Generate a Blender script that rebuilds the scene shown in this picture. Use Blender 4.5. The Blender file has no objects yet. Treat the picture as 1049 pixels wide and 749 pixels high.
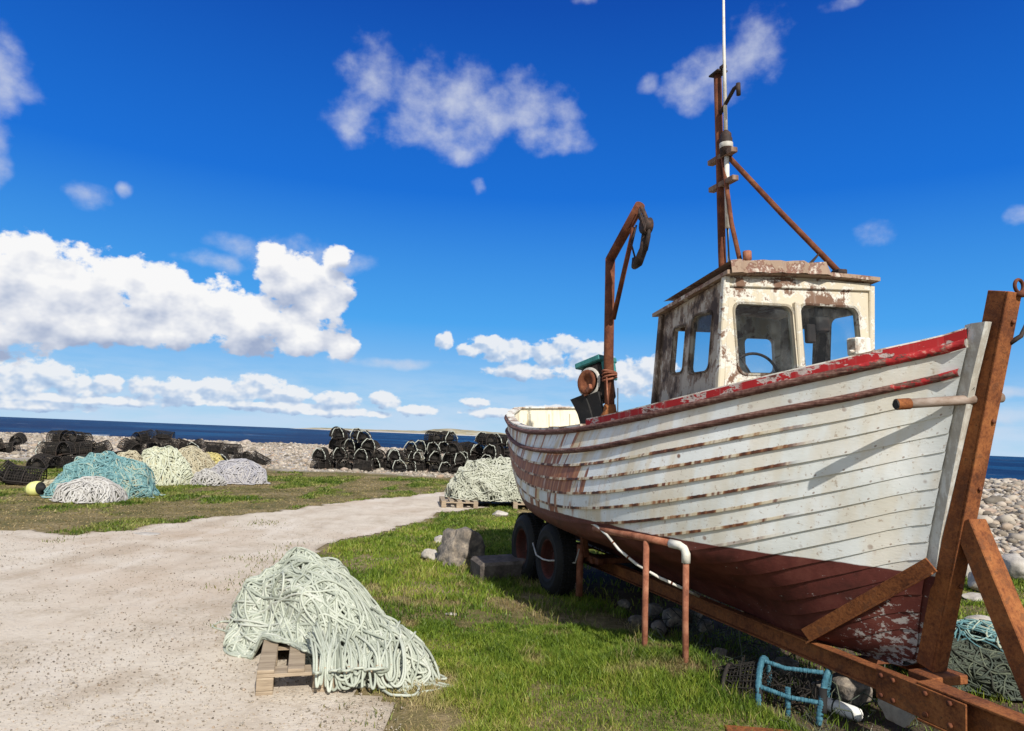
import bpy, math, random
import numpy as np
from mathutils import Matrix, Vector
from mathutils.geometry import tessellate_polygon
rng = np.random.default_rng(11)
random.seed(5)
PI = math.pi
scene = bpy.context.scene
COL = scene.collection
A = np.array

# ------------------------------------------------------------------ camera model (shared by camera and layout survey)
FPX = 720.0; EYE = 1.6
ROLL = math.atan(.0395); PITCH = math.atan(73 * math.cos(ROLL) / FPX)
_r0 = A([1., 0, 0]); CF = A([0, math.cos(PITCH), math.sin(PITCH)]); _u0 = A([0, -math.sin(PITCH), math.cos(PITCH)])
CR = math.cos(ROLL) * _r0 + math.sin(ROLL) * _u0; CU = -math.sin(ROLL) * _r0 + math.cos(ROLL) * _u0
CAM = A([0, 0, EYE])
def ray(x, y): return CF + (x - 524.5) / FPX * CR - (y - 374.5) / FPX * CU
def ground_at(x, y, z=0.):
    d = ray(x, y); return CAM + d * ((z - EYE) / d[2])
def G2(x, y): return tuple(ground_at(x, y)[:2])

# boat / trailer frames: x forward, y port, z up
TH = math.radians(18.5); BASE = A([2.42, 4.06, 0.]); HEEL = math.radians(3.)
FW = A([math.sin(TH), -math.cos(TH), 0]); PT = A([math.cos(TH), math.sin(TH), 0]); UP = A([0, 0, 1.])
def trailer_world(p): p = A(p, float); return BASE + p[0] * FW + p[1] * PT + p[2] * UP

# ------------------------------------------------------------------ mesh building
class MB:
    def __init__(self): self.v = []; self.f = {3: [], 4: []}; self.n = 0; self.m = {3: [], 4: []}; self.s = {3: [], 4: []}; self.att = {}
    def add(self, V, F, mi=0, smooth=True, **att):
        V = np.asarray(V, float).reshape(-1, 3); F = np.asarray(F, int)
        if F.size:
            k = F.shape[1]; self.f[k].append(F + self.n); self.m[k].append(np.full(len(F), mi)); self.s[k].append(np.full(len(F), smooth))
        for a, val in att.items():
            self.att.setdefault(a, []).append((self.n, np.broadcast_to(np.asarray(val, float), (len(V),)).copy()))
        self.v.append(V); self.n += len(V); return self
    def more(self, F, base, mi=0, smooth=True):
        F = np.asarray(F, int); k = F.shape[1]; self.f[k].append(F + base); self.m[k].append(np.full(len(F), mi)); self.s[k].append(np.full(len(F), smooth))
    def build(self, name, mats, parent=None, loc=None, rot=None):
        me = bpy.data.meshes.new(name)
        V = np.concatenate(self.v)
        me.vertices.add(len(V)); me.vertices.foreach_set('co', V.astype(np.float32).ravel())
        lo = []; tot = []; mi = []; sm = []
        for k in (3, 4):
            if self.f[k]:
                F = np.concatenate(self.f[k]); lo.append(F.ravel()); tot.append(np.full(len(F), k)); mi.append(np.concatenate(self.m[k])); sm.append(np.concatenate(self.s[k]))
        lo = np.concatenate(lo); tot = np.concatenate(tot)
        me.loops.add(len(lo)); me.loops.foreach_set('vertex_index', lo.astype(np.int32))
        me.polygons.add(len(tot)); me.polygons.foreach_set('loop_start', np.concatenate([[0], np.cumsum(tot)[:-1]]).astype(np.int32))
        me.polygons.foreach_set('material_index', np.concatenate(mi).astype(np.int32)); me.polygons.foreach_set('use_smooth', np.concatenate(sm).astype(bool))
        for a, lst in self.att.items():
            arr = np.zeros(len(V), np.float32)
            for b, val in lst: arr[b:b + len(val)] = val
            at = me.attributes.new(a, 'FLOAT', 'POINT'); at.data.foreach_set('value', arr)
        me.update(calc_edges=True); me.validate()
        for m in (mats if isinstance(mats, (list, tuple)) else [mats]): me.materials.append(m)
        o = bpy.data.objects.new(name, me); COL.objects.link(o)
        if parent is not None: o.parent = parent
        if loc is not None: o.location = loc
        if rot is not None: o.rotation_euler = rot
        return o
    # shapes
    def box(self, lo, hi, bev=.0, mi=0, M=None, **att):
        lo = A(lo, float); hi = A(hi, float); c = (lo + hi) / 2; h = (hi - lo) / 2
        b = min(bev, h.min() * .9)
        if b <= 0:
            V = A([[x, y, z] for x in (-1, 1) for y in (-1, 1) for z in (-1, 1)], float) * h
            F = [[0, 1, 3, 2], [4, 6, 7, 5], [0, 4, 5, 1], [2, 3, 7, 6], [0, 2, 6, 4], [1, 5, 7, 3]]
            F4 = F; F3 = []
        else:
            V = []; idx = {}
            for sx in (-1, 1):
                for sy in (-1, 1):
                    for sz in (-1, 1):
                        for ax in range(3):
                            p = A([sx, sy, sz]) * (h - b); p[ax] = A([sx, sy, sz])[ax] * h[ax]
                            idx[(sx, sy, sz, ax)] = len(V); V.append(p)
            F4 = []; F3 = []
            for ax in range(3):
                a1, a2 = [(1, 2), (2, 0), (0, 1)][ax]
                for s in (-1, 1):
                    q = []
                    for (s1, s2) in ((-1, -1), (1, -1), (1, 1), (-1, 1)):
                        k = [0, 0, 0]; k[ax] = s; k[a1] = s1; k[a2] = s2; q.append(idx[(*k, ax)])
                    F4.append(q if s > 0 else q[::-1])
            for ax in range(3):
                a1, a2 = [(1, 2), (2, 0), (0, 1)][ax]
                for s1 in (-1, 1):
                    for s2 in (-1, 1):
                        k0 = [0, 0, 0]; k0[ax] = -1; k0[a1] = s1; k0[a2] = s2; k1 = list(k0); k1[ax] = 1
                        q = [idx[(*k0, a1)], idx[(*k1, a1)], idx[(*k1, a2)], idx[(*k0, a2)]]
                        F4.append(q if s1 * s2 < 0 else q[::-1])
            for sx in (-1, 1):
                for sy in (-1, 1):
                    for sz in (-1, 1):
                        t = [idx[(sx, sy, sz, a)] for a in range(3)]; F3.append(t if sx * sy * sz > 0 else t[::-1])
        V = A(V) + c
        if M is not None: V = V @ M[:3, :3].T + M[:3, 3]
        b0 = self.n; self.add(V, F4, mi, False, **att)
        if F3: self.more(F3, b0, mi, False)
        return self
    def beam(self, p0, p1, w, h, up=(0, 0, 1), bev=.006, mi=0, **att):
        """box from p0 to p1, width w (across), height h (along up)"""
        p0 = A(p0, float); p1 = A(p1, float); L = np.linalg.norm(p1 - p0); x = (p1 - p0) / L
        y = np.cross(A(up, float), x); y /= np.linalg.norm(y); z = np.cross(x, y)
        M = np.eye(4); M[:3, 0] = x; M[:3, 1] = y; M[:3, 2] = z; M[:3, 3] = p0
        return self.box((0, -w / 2, -h / 2), (L, w / 2, h / 2), bev, mi, M, **att)
    def ibeam(self, p0, p1, w, h, t=.012, mi=0, up=(0, 0, 1)):
        p0 = A(p0, float); p1 = A(p1, float); u = A(up, float)
        x = (p1 - p0) / np.linalg.norm(p1 - p0); y = np.cross(u, x); y /= np.linalg.norm(y); z = np.cross(x, y)
        self.beam(p0 + z * (h / 2 - t / 2), p1 + z * (h / 2 - t / 2), w, t, up, .003, mi)
        self.beam(p0 - z * (h / 2 - t / 2), p1 - z * (h / 2 - t / 2), w, t, up, .003, mi)
        self.beam(p0, p1, t, h - 2 * t - .001, up, 0, mi)
        return self
    def tube(self, P, r, n=10, closed=False, cap=True, mi=0, **att):
        P = A(P, float)[None]; return tubes(self, P, r, n, closed, cap, mi, **att)
    def revolve(self, prof, c=(0, 0, 0), ax=2, n=24, mi=0, smooth=True, M=None, **att):
        """prof: list of (radius, height) along axis"""
        prof = A(prof, float); a = np.arange(n) * 2 * PI / n
        V = np.stack([prof[:, 0][:, None] * np.cos(a), prof[:, 0][:, None] * np.sin(a), np.repeat(prof[:, 1][:, None], n, 1)], -1)
        if ax == 1: V = V[..., [0, 2, 1]] * A([1, 1, -1])
        if ax == 0: V = V[..., [2, 0, 1]]
        V = V.reshape(-1, 3) + A(c, float)
        if M is not None: V = V @ M[:3, :3].T + M[:3, 3]
        m = len(prof); F = []
        for i in range(m - 1):
            for j in range(n): F.append([i * n + j, i * n + (j + 1) % n, (i + 1) * n + (j + 1) % n, (i + 1) * n + j])
        return self.add(V, F, mi, smooth, **att)
    def grid(self, V, mi=0, smooth=True, flip=False, wrap=False, **att):
        V = A(V, float); a, b = V.shape[:2]; i = np.arange(a * b).reshape(a, b)
        if wrap: i = np.concatenate([i, i[:, :1]], 1)
        F = np.stack([i[:-1, :-1], i[:-1, 1:], i[1:, 1:], i[1:, :-1]], -1).reshape(-1, 4)
        att = {k: np.broadcast_to(v, (a, b)).ravel() for k, v in att.items()}
        return self.add(V.reshape(-1, 3), F[:, ::-1] if flip else F, mi, smooth, **att)

def frames(P, closed):
    """parallel-transport frames for a batch of polylines P (M,N,3)"""
    T = np.roll(P, -1, 1) - np.roll(P, 1, 1)
    if not closed: T[:, 0] = P[:, 1] - P[:, 0]; T[:, -1] = P[:, -1] - P[:, -2]
    T /= np.linalg.norm(T, axis=-1, keepdims=True) + 1e-9
    M_, N = P.shape[:2]; U = np.zeros_like(P)
    ref = np.where(np.abs(T[:, 0, 2:3]) > .9, A([[1., 0, 0]]), A([[0, 0, 1.]]))
    u = ref - T[:, 0] * (ref * T[:, 0]).sum(-1, keepdims=True); u /= np.linalg.norm(u, axis=-1, keepdims=True)
    U[:, 0] = u
    for i in range(1, N):
        u = u - T[:, i] * (u * T[:, i]).sum(-1, keepdims=True); u = u / (np.linalg.norm(u, axis=-1, keepdims=True) + 1e-9); U[:, i] = u
    return T, U, np.cross(T, U)
def tubes(mb, P, r, n=6, closed=False, cap=True, mi=0, **att):
    P = A(P, float); M_, N = P.shape[:2]; T, U, W = frames(P, closed)
    r = np.broadcast_to(np.asarray(r, float), (M_, N)) if np.ndim(r) != 1 or len(np.atleast_1d(r)) == N else np.broadcast_to(np.asarray(r)[:, None], (M_, N))
    a = np.arange(n) * 2 * PI / n
    V = P[:, :, None] + r[:, :, None, None] * (np.cos(a)[:, None] * U[:, :, None] + np.sin(a)[:, None] * W[:, :, None])
    idx = np.arange(M_ * N * n).reshape(M_, N, n)
    i0 = idx if closed else idx[:, :-1]; i1 = np.roll(idx, -1, 1) if closed else idx[:, 1:]
    F = np.stack([i0, np.roll(i0, -1, 2), np.roll(i1, -1, 2), i1], -1).reshape(-1, 4)
    att = {k: np.broadcast_to(np.asarray(v, float).reshape(M_, -1, 1), (M_, N, n)).ravel() for k, v in att.items()}
    b = mb.n; mb.add(V.reshape(-1, 3), F, mi, True, **att)
    if cap and not closed:
        for m in range(M_):
            for e, fl in ((0, True), (N - 1, False)):
                ring = [int(idx[m, e, j]) for j in range(n)]
                tri = [[ring[0], ring[j], ring[j + 1]] for j in range(1, n - 1)]
                mb.more([t[::-1] for t in tri] if fl else tri, b, mi, False)
    return mb

def tag(o, label=None, cat=None, group=None, kind=None):
    if label: o['label'] = label
    if cat: o['category'] = cat
    if group: o['group'] = group
    if kind: o['kind'] = kind
    return o
def empty(name, loc, rz=0., label=None, cat=None, group=None):
    o = bpy.data.objects.new(name, None); COL.objects.link(o); o.location = loc; o.rotation_euler = (0, 0, rz); o.empty_display_size = .2
    return tag(o, label, cat, group)
def copy_tree(o, parent=None):
    c = o.copy(); COL.objects.link(c)
    if parent is not None: c.parent = parent
    for ch in o.children: copy_tree(ch, c)
    return c
def smoothstep(a, b, x): t = np.clip((x - a) / (b - a), 0, 1); return t * t * (3 - 2 * t)

# value noise for layout
_tab = rng.random((64, 64))
def vnoise(x, y):
    x = np.asarray(x, float); y = np.asarray(y, float)
    xi = np.floor(x).astype(int); yi = np.floor(y).astype(int); fx = x - xi; fy = y - yi
    fx = fx * fx * (3 - 2 * fx); fy = fy * fy * (3 - 2 * fy)
    t = lambda i, j: _tab[i % 64, j % 64]
    return (t(xi, yi) * (1 - fx) + t(xi + 1, yi) * fx) * (1 - fy) + (t(xi, yi + 1) * (1 - fx) + t(xi + 1, yi + 1) * fx) * fy
def fbm(x, y, o=4):
    s = 0; a = .5; n = 0
    for i in range(o): s = s + a * vnoise(x * 2 ** i + 17 * i, y * 2 ** i + 31 * i); n += a; a *= .5
    return s / n

# ------------------------------------------------------------------ materials
class NT:
    def __init__(self, tree): self.t = tree; self.N = tree.nodes; self.L = tree.links
    def __call__(self, typ, _out=0, **kw):
        n = self.N.new(typ)
        for k, v in kw.items():
            if k.startswith('i_'):
                key = k[2:]; key = int(key) if key.isdigit() else key
                s = n.inputs[key]
                if hasattr(v, 'node'): self.L.new(v, s)
                else: s.default_value = v
            else: setattr(n, k, v)
        n_out = n.outputs
        return n_out[_out] if _out is not None else n
    def math(self, op, a, b=0., c=0., clamp=False): return self('ShaderNodeMath', operation=op, use_clamp=clamp, i_0=a, i_1=b, i_2=c)
    def vmath(self, op, a, b=(0, 0, 0), c=(0, 0, 0), out=0): return self('ShaderNodeVectorMath', out, operation=op, i_0=a, i_1=b, i_2=c)
    def mix(self, f, a, b, blend='MIX'):
        n = self.N.new('ShaderNodeMix'); n.data_type = 'RGBA'; n.blend_type = blend
        for s, v in ((n.inputs[0], f), (n.inputs[6], a), (n.inputs[7], b)):
            if hasattr(v, 'node'): self.L.new(v, s)
            else: s.default_value = v if isinstance(v, (int, float)) else (*v[:3], 1)
        return n.outputs[2]
    def ramp(self, f, stops, interp='LINEAR'):
        n = self.N.new('ShaderNodeValToRGB'); r = n.color_ramp; r.interpolation = interp
        while len(r.elements) < len(stops): r.elements.new(.5)
        for e, (p, c) in zip(r.elements, stops):
            e.position = p; e.color = (*c, 1) if not isinstance(c, (int, float)) else (c, c, c, 1)
        self.L.new(f, n.inputs[0]); return n.outputs[0]
    def sstep(self, a, b, x):
        n = self.N.new('ShaderNodeMapRange'); n.interpolation_type = 'SMOOTHSTEP'
        for k, v in ((0, x), (1, a), (2, b)):
            if hasattr(v, 'node'): self.L.new(v, n.inputs[k])
            else: n.inputs[k].default_value = v
        return n.outputs[0]
    def noise(self, vec, scale, detail=4, rough=.55, out=0, dist=0.):
        return self('ShaderNodeTexNoise', out, i_Vector=vec, i_Scale=scale, i_Detail=detail, i_Roughness=rough, i_Distortion=dist)
    def attr(self, name): return self('ShaderNodeAttribute', 2, attribute_name=name)
    def scalev(self, v, s): return self.vmath('MULTIPLY', v, s)

def new_mat(name):
    m = bpy.data.materials.new(name); m.use_nodes = True
    t = NT(m.node_tree); m.node_tree.nodes.clear()
    out = t.N.new('ShaderNodeOutputMaterial'); return m, t, out
def finish(t, out, color, rough=.8, bump=None, strength=.3, dist=.01, spec=.3, metallic=0.):
    b = t('ShaderNodeBsdfPrincipled', None)
    for k, v in (('Base Color', color), ('Roughness', rough), ('Metallic', metallic), ('Specular IOR Level', spec)):
        if hasattr(v, 'node'): t.L.new(v, b.inputs[k])
        else: b.inputs[k].default_value = (*v, 1) if isinstance(v, tuple) else v
    if bump is not None:
        bn = t('ShaderNodeBump', i_Height=bump, i_Strength=strength, i_Distance=dist); t.L.new(bn, b.inputs['Normal'])
    t.L.new(b.outputs[0], out.inputs[0]); return b
def pos(t, world=False): return t('ShaderNodeNewGeometry', 0) if world else t('ShaderNodeTexCoord', 3)
def weathered(name, stops, scale=8., rough=.85, bump=.4, bdist=.008, stretch=(1, 1, 1), detail=6, fine=40., spec=.25, metallic=0., rrough=.6):
    m, t, out = new_mat(name)
    p = t.scalev(pos(t), stretch)
    n = t.noise(p, scale, detail, rrough); n2 = t.noise(p, fine, 3, .6)
    f = t.math('ADD', t.math('MULTIPLY', n, .72), t.math('MULTIPLY', n2, .28))
    c = t.ramp(f, stops)
    finish(t, out, c, rough, f, bump, bdist, spec, metallic); return m

M = {}
def rust_mat(name):
    m, t, out = new_mat(name); p = pos(t)
    n = t.noise(p, 3.2, 8, .7); n2 = t.noise(p, 60., 4, .65); n3 = t.noise(p, 15., 6, .7); v = t('ShaderNodeTexVoronoi', 0, i_Vector=p, i_Scale=55.)
    f = t.math('ADD', t.math('MULTIPLY', n, .5), t.math('ADD', t.math('MULTIPLY', n3, .3), t.math('MULTIPLY', n2, .2)))
    c = t.ramp(f, [(.34, (.05, .02, .012)), (.44, (.15, .05, .02)), (.52, (.27, .095, .032)), (.6, (.37, .145, .048)), (.72, (.45, .22, .09))])
    flk = t.sstep(.55, .6, n3); c = t.mix(t.math('MULTIPLY', flk, .55), c, (.085, .035, .022))
    c = t.mix(t.math('MULTIPLY', t.sstep(.62, .7, n2), .5), c, (.03, .014, .01))
    pt = t.math('MULTIPLY', t.sstep(.22, .1, v), t.sstep(.4, .6, n3))
    h = t.math('SUBTRACT', t.math('ADD', t.math('MULTIPLY', flk, .6), t.math('MULTIPLY', n2, .6)), pt)
    finish(t, out, c, .9, h, .6, .004, .2); return m
M['rust'] = rust_mat('rusty_steel')
M['rust_dark'] = weathered('dark_rusty_pipe', [(.3, (.035, .014, .01)), (.5, (.13, .042, .02)), (.68, (.23, .09, .04)), (.8, (.35, .2, .12))], 9., .85, .4, .003, fine=60)
M['rust_pipe'] = weathered('red_rusty_pipe', [(.3, (.1, .035, .02)), (.5, (.27, .1, .055)), (.7, (.42, .2, .12))], 12., .85, .4, .003, fine=80)
M['old_pipe'] = weathered('weathered_pipe', [(.3, (.11, .065, .045)), (.48, (.27, .2, .155)), (.62, (.36, .29, .24)), (.78, (.46, .4, .34))], 10., .8, .3, .003, stretch=(1, .3, 1))
M['galv'] = weathered('galvanised_pipe', [(.3, (.3, .27, .22)), (.55, (.5, .48, .43)), (.75, (.66, .64, .6))], 14., .6, .2, .002)
M['wood_grey'] = weathered('grey_pallet_wood', [(.28, (.13, .095, .065)), (.5, (.33, .255, .175)), (.7, (.47, .38, .27))], 5., .9, .5, .004, stretch=(6, .5, 6), fine=30)
M['wood_brown'] = weathered('brown_worn_timber', [(.3, (.07, .04, .03)), (.5, (.22, .14, .1)), (.72, (.42, .33, .25))], 7., .9, .5, .004, stretch=(1, 1, .3))
M['rubber'] = weathered('black_rubber', [(.3, (.009, .009, .009)), (.6, (.021, .02, .019)), (.8, (.055, .05, .044))], 6., .8, .3, .003)
M['rim_red'] = weathered('rusty_red_rim', [(.3, (.02, .01, .008)), (.55, (.075, .02, .013)), (.75, (.13, .05, .03))], 9., .8, .3)
M['teal'] = weathered('teal_paint', [(.3, (.02, .09, .09)), (.55, (.045, .2, .19)), (.75, (.12, .3, .27))], 9., .6, .3)
M['iron'] = weathered('dark_iron', [(.3, (.014, .012, .011)), (.55, (.045, .03, .025)), (.75, (.14, .06, .03))], 10., .7, .4)
M['stone'] = weathered('grey_lichen_stone', [(.3, (.055, .05, .045)), (.45, (.14, .125, .11)), (.56, (.24, .2, .16)), (.64, (.36, .31, .24)), (.78, (.5, .46, .38))], 9., .95, .9, .03, fine=34)
M['shaded_stone'] = weathered('shaded_stone', [(.3, (.04, .034, .03)), (.5, (.11, .09, .075)), (.7, (.2, .17, .14))], 8., .95, .7, .02, fine=34)  # stone darkened in its colour to stand for the shade on the block
M['stone_pale'] = weathered('pale_granite', [(.3, (.24, .21, .18)), (.5, (.42, .38, .33)), (.72, (.6, .56, .5))], 6., .95, .6, .02, fine=40)
M['net'] = weathered('black_netting_twine', [(.3, (.01, .01, .01)), (.55, (.028, .024, .02)), (.75, (.075, .055, .04))], 5., .9, .0)
M['potframe'] = weathered('tarred_pot_frame', [(.3, (.014, .013, .013)), (.55, (.04, .032, .027)), (.78, (.12, .07, .045))], 4., .85, .2)
M['rimrope'] = weathered('pale_rim_rope', [(.3, (.28, .3, .26)), (.55, (.5, .52, .45)), (.75, (.64, .64, .58))], 9., .9, .3)
M['white_pipe'] = weathered('dirty_white_plastic', [(.3, (.42, .38, .3)), (.52, (.66, .63, .55)), (.7, (.76, .74, .68))], 7., .5, .1)
M['white_foam'] = weathered('white_foam_float', [(.3, (.5, .46, .38)), (.5, (.74, .72, .66)), (.7, (.8, .79, .75))], 9., .8, .3)
M['buoy'] = weathered('faded_yellow_buoy', [(.3, (.5, .48, .12)), (.55, (.68, .68, .25)), (.75, (.75, .76, .42))], 4., .5, .1)
M['blue_rope_wrap'] = weathered('blue_rope_wrapping', [(.3, (.02, .06, .085)), (.48, (.045, .14, .185)), (.62, (.1, .23, .28)), (.76, (.2, .3, .32))], 16., .9, .9, .01, stretch=(3, 1, 1), fine=90)

def rope_mat(name, cols):
    m, t, out = new_mat(name)
    v = t.attr('tone'); n = t.noise(pos(t), 9., 3, .6); f = t.math('ADD', t.math('MULTIPLY', v, .65), t.math('MULTIPLY', n, .35))
    c = t.ramp(f, cols)
    w = t.noise(pos(t), 160., 2, .6)
    c = t.mix(t.math('MULTIPLY', w, .45), c, (.16, .15, .11), 'MIX')
    finish(t, out, c, .95, w, .5, .004, .1); return m
M['rope_core'] = rope_mat('shaded_rope_core', [(.15, (.1, .105, .075)), (.5, (.14, .14, .1)), (.85, (.2, .2, .15))])  # core colour darkened to paint the shade in gaps between strands
M['rope_green'] = rope_mat('pale_green_rope', [(.15, (.23, .255, .2)), (.4, (.41, .445, .365)), (.65, (.545, .575, .48)), (.85, (.63, .64, .56))])
M['rope_straw'] = rope_mat('straw_green_rope', [(.15, (.27, .28, .21)), (.45, (.47, .48, .38)), (.8, (.6, .6, .5))])
M['rope_teal'] = rope_mat('teal_rope', [(.15, (.05, .14, .16)), (.4, (.11, .28, .31)), (.6, (.22, .4, .4)), (.75, (.4, .46, .36)), (.9, (.48, .45, .33))])
M['rope_grey'] = rope_mat('grey_rope', [(.15, (.3, .29, .28)), (.5, (.5, .48, .46)), (.8, (.66, .64, .6))])
M['rope_tan'] = rope_mat('tan_rope', [(.15, (.32, .25, .16)), (.45, (.5, .44, .3)), (.8, (.62, .57, .42))])
M['rope_cream'] = rope_mat('cream_rope', [(.15, (.42, .4, .26)), (.4, (.58, .6, .44)), (.65, (.66, .68, .55)), (.85, (.66, .58, .36))])
M['rope_violet'] = rope_mat('violet_grey_rope', [(.15, (.25, .24, .28)), (.45, (.4, .39, .43)), (.75, (.55, .52, .5)), (.9, (.62, .56, .44))])
M['rope_yellow'] = rope_mat('yellow_rope', [(.15, (.45, .36, .1)), (.5, (.65, .55, .22)), (.85, (.72, .66, .36))])
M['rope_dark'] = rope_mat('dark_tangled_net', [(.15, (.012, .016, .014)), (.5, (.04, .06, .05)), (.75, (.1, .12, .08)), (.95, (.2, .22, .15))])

# clinker hull paint: su metres along, sv 0..1 down each plank, sk plank number, sz height
def hull_paint():
    m, t, out = new_mat('clinker_hull_paint')
    su, sv, sk, sz = (t.attr(a) for a in ('su', 'sv', 'sk', 'sz'))
    p = pos(t)
    white = t.ramp(t.noise(p, 2.2, 5, .6), [(.25, (.54, .55, .5)), (.5, (.69, .71, .68)), (.7, (.78, .79, .77))])
    bowd = t.sstep(1.2, 3.6, su); aft = t.sstep(2.3, 3.3, su)
    # vertical runs of yellow / rust stain, each plank its own pattern
    def streak(freq, seed, zf=1.3):
        cv = t('ShaderNodeCombineXYZ', i_0=t.math('MULTIPLY', su, freq), i_1=t.math('MULTIPLY', sz, zf), i_2=t.math('ADD', t.math('MULTIPLY', t.math('FLOOR', sk), .43), seed))
        return t.noise(cv, 1., 3, .6)
    y1 = streak(5., 3.)
    ymask = t.math('MULTIPLY', t.sstep(.42, .64, y1), t.math('ADD', .26, t.math('MULTIPLY', bowd, .5)))
    col = t.mix(ymask, white, (.56, .38, .13))
    # paint flakes / dirt
    d = t.noise(p, 34., 4, .7); dm = t.math('MULTIPLY', t.sstep(.60, .68, d), .6)
    col = t.mix(dm, col, (.3, .2, .12))
    # orange rust runs, stronger aft
    r1 = streak(7.5, 9.); th = t.math('SUBTRACT', .70, t.math('MULTIPLY', aft, .16))
    rm = t.sstep(th, t.math('ADD', th, .05), r1)
    rustc = t.ramp(streak(26., 1., 2.5), [(.3, (.13, .035, .015)), (.5, (.29, .09, .03)), (.7, (.45, .2, .08))])
    rm = t.math('MULTIPLY', rm, t.math('ADD', .35, t.math('MULTIPLY', aft, .6)))
    col = t.mix(rm, col, rustc)
    # the two rust-covered planks of the quarter
    band = t.math('MULTIPLY', t.sstep(1.9, 2.05, sk), t.math('SUBTRACT', 1., t.sstep(3.92, 4.02, sk)))
    run = t.math('ADD', su, t.math('MULTIPLY', t.math('SUBTRACT', streak(9., 5.), .5), 1.7))
    bm = t.math('MULTIPLY', band, t.sstep(2.75, 2.85, run))
    bm = t.math('MULTIPLY', bm, t.math('SUBTRACT', 1., t.math('MULTIPLY', t.sstep(.66, .72, streak(14., 21.)), .8)))
    col = t.mix(t.math('MULTIPLY', bm, .95), col, rustc)
    # exposed lap edges, flaking between x=-0.9 and the quarter
    seg = t('ShaderNodeCombineXYZ', i_0=t.math('MULTIPLY', su, 6.5), i_1=t.math('MULTIPLY', t.math('FLOOR', sk), 7.7), i_2=0.)
    sn = t.noise(seg, 1., 3, .6)
    has = t.math('MULTIPLY', t.sstep(1.15, 1.5, t.math('ADD', su, t.math('MULTIPLY', t.noise(seg, .35, 1), .9))), t.math('SUBTRACT', 1., t.sstep(7.4, 7.6, sk)))
    edge = t.sstep(.81, .845, t.math('ADD', sv, t.math('MULTIPLY', t.math('SUBTRACT', t.noise(p, 45., 3), .5), .1)))
    em = t.math('MULTIPLY', edge, has)
    ec = t.ramp(sn, [(.36, (.04, .018, .012)), (.46, (.13, .045, .022)), (.5, (.3, .15, .07)), (.54, (.55, .46, .31)), (.6, (.6, .53, .4)), (.65, (.15, .06, .035))])
    col = t.mix(em, col, ec)
    # nail sickness spots near the laps and plank ends
    sp = t('ShaderNodeTexVoronoi', 0, i_Vector=t.scalev(p, (1, 1, 1)), i_Scale=5.5)
    spot = t.math('MULTIPLY', t.math('SUBTRACT', 1., t.sstep(.05, .11, sp)), t.sstep(.45, .6, t.noise(p, 3., 2)))
    col = t.mix(t.math('MULTIPLY', spot, .9), col, (.16, .06, .025))
    stm = t.math('MULTIPLY', t.sstep(.018, .004, su), t.math('ADD', .35, t.math('MULTIPLY', t.sstep(.42, .58, t.noise(t.scalev(p, (1, 1, .35)), 22., 6, .7)), .5))); col = t.mix(stm, col, (.36, .325, .27))
    # rows of nails along every lap
    nx = t.math('MULTIPLY', t.math('SUBTRACT', t.math('FRACT', t.math('MULTIPLY', su, 6.2)), .5), .16); ny = t.math('MULTIPLY', t.math('SUBTRACT', sv, .88), .12)
    nd = t.math('SQRT', t.math('ADD', t.math('MULTIPLY', nx, nx), t.math('MULTIPLY', ny, ny)))
    nm = t.math('MULTIPLY', t.sstep(.009, .005, nd), t.sstep(.42, .6, t.noise(seg, .9, 3)))
    col = t.mix(t.math('MULTIPLY', nm, .7), col, (.17, .08, .04))
    # boot top
    wl = t.math('ADD', .925, t.math('SUBTRACT', t.math('MULTIPLY', t.math('MINIMUM', su, 2.4), .038), t.math('MULTIPLY', t.math('MAXIMUM', t.math('SUBTRACT', su, 3.), 0.), .012)))
    zz = t.math('ADD', sz, t.math('MULTIPLY', t.math('SUBTRACT', t.noise(p, 5., 3), .5), .02))
    red = t.math('SUBTRACT', 1., t.sstep(-.004, .004, t.math('SUBTRACT', zz, wl)))
    rc = t.ramp(t.noise(p, 6., 6, .65), [(.3, (.055, .014, .01)), (.5, (.1, .023, .017)), (.7, (.14, .042, .03))])
    ps = t.noise(t.scalev(p, (1.4, 1.4, 2.6)), 14., 7, .72)
    fore = t.math('MULTIPLY', t.math('SUBTRACT', 1., t.sstep(.15, .75, su)), t.math('SUBTRACT', 1., t.sstep(.52, .95, sz)))
    scr = t.sstep(.66, .69, t.math('ADD', ps, t.math('MULTIPLY', fore, .17)))
    rc = t.mix(t.math('MULTIPLY', scr, .85), rc, (.42, .39, .36))
    col = t.mix(red, col, rc)
    bmp = t.math('ADD', t.noise(t.scalev(p, (1, 1, 3)), 30., 5, .65), t.math('MULTIPLY', em, t.math('MULTIPLY', sn, 1.5)))
    finish(t, out, col, .62, bmp, .35, .004, .3); return m
M['hull'] = hull_paint()
def peel(name, paint, under, dark, amount, rx=None, stretch=(1, 1, 1)):
    m, t, out = new_mat(name); p = t.scalev(pos(t), stretch)
    n = t.noise(p, 7., 8, .68); n2 = t.noise(p, 30., 4, .6); n3 = t.noise(p, 2.5, 3)
    base = t.mix(n3, tuple(x * .82 for x in paint), tuple(min(1, x * 1.1) for x in paint))
    v = t.math('ADD', n, t.math('MULTIPLY', t.math('SUBTRACT', n3, .5), .35))
    a = t.sstep(amount, amount + .03, v); b = t.sstep(amount + .05, amount + .12, v)
    c = t.mix(a, base, under); c = t.mix(b, c, dark)
    sp = t.sstep(.64, .7, n2); c = t.mix(t.math('MULTIPLY', sp, .5), c, dark)
    dv = t.noise(t.vmath('MULTIPLY', pos(t), (14., 14., 1.1)), 1., 4, .6); c = t.mix(t.math('MULTIPLY', t.sstep(.52, .7, dv), .5), c, tuple(x * .5 + y * .3 for x, y in zip(under, dark)))
    h = t.math('SUBTRACT', t.math('MULTIPLY', n2, .3), a)
    finish(t, out, c, .75, h, .5, .004, .3); return m
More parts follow.
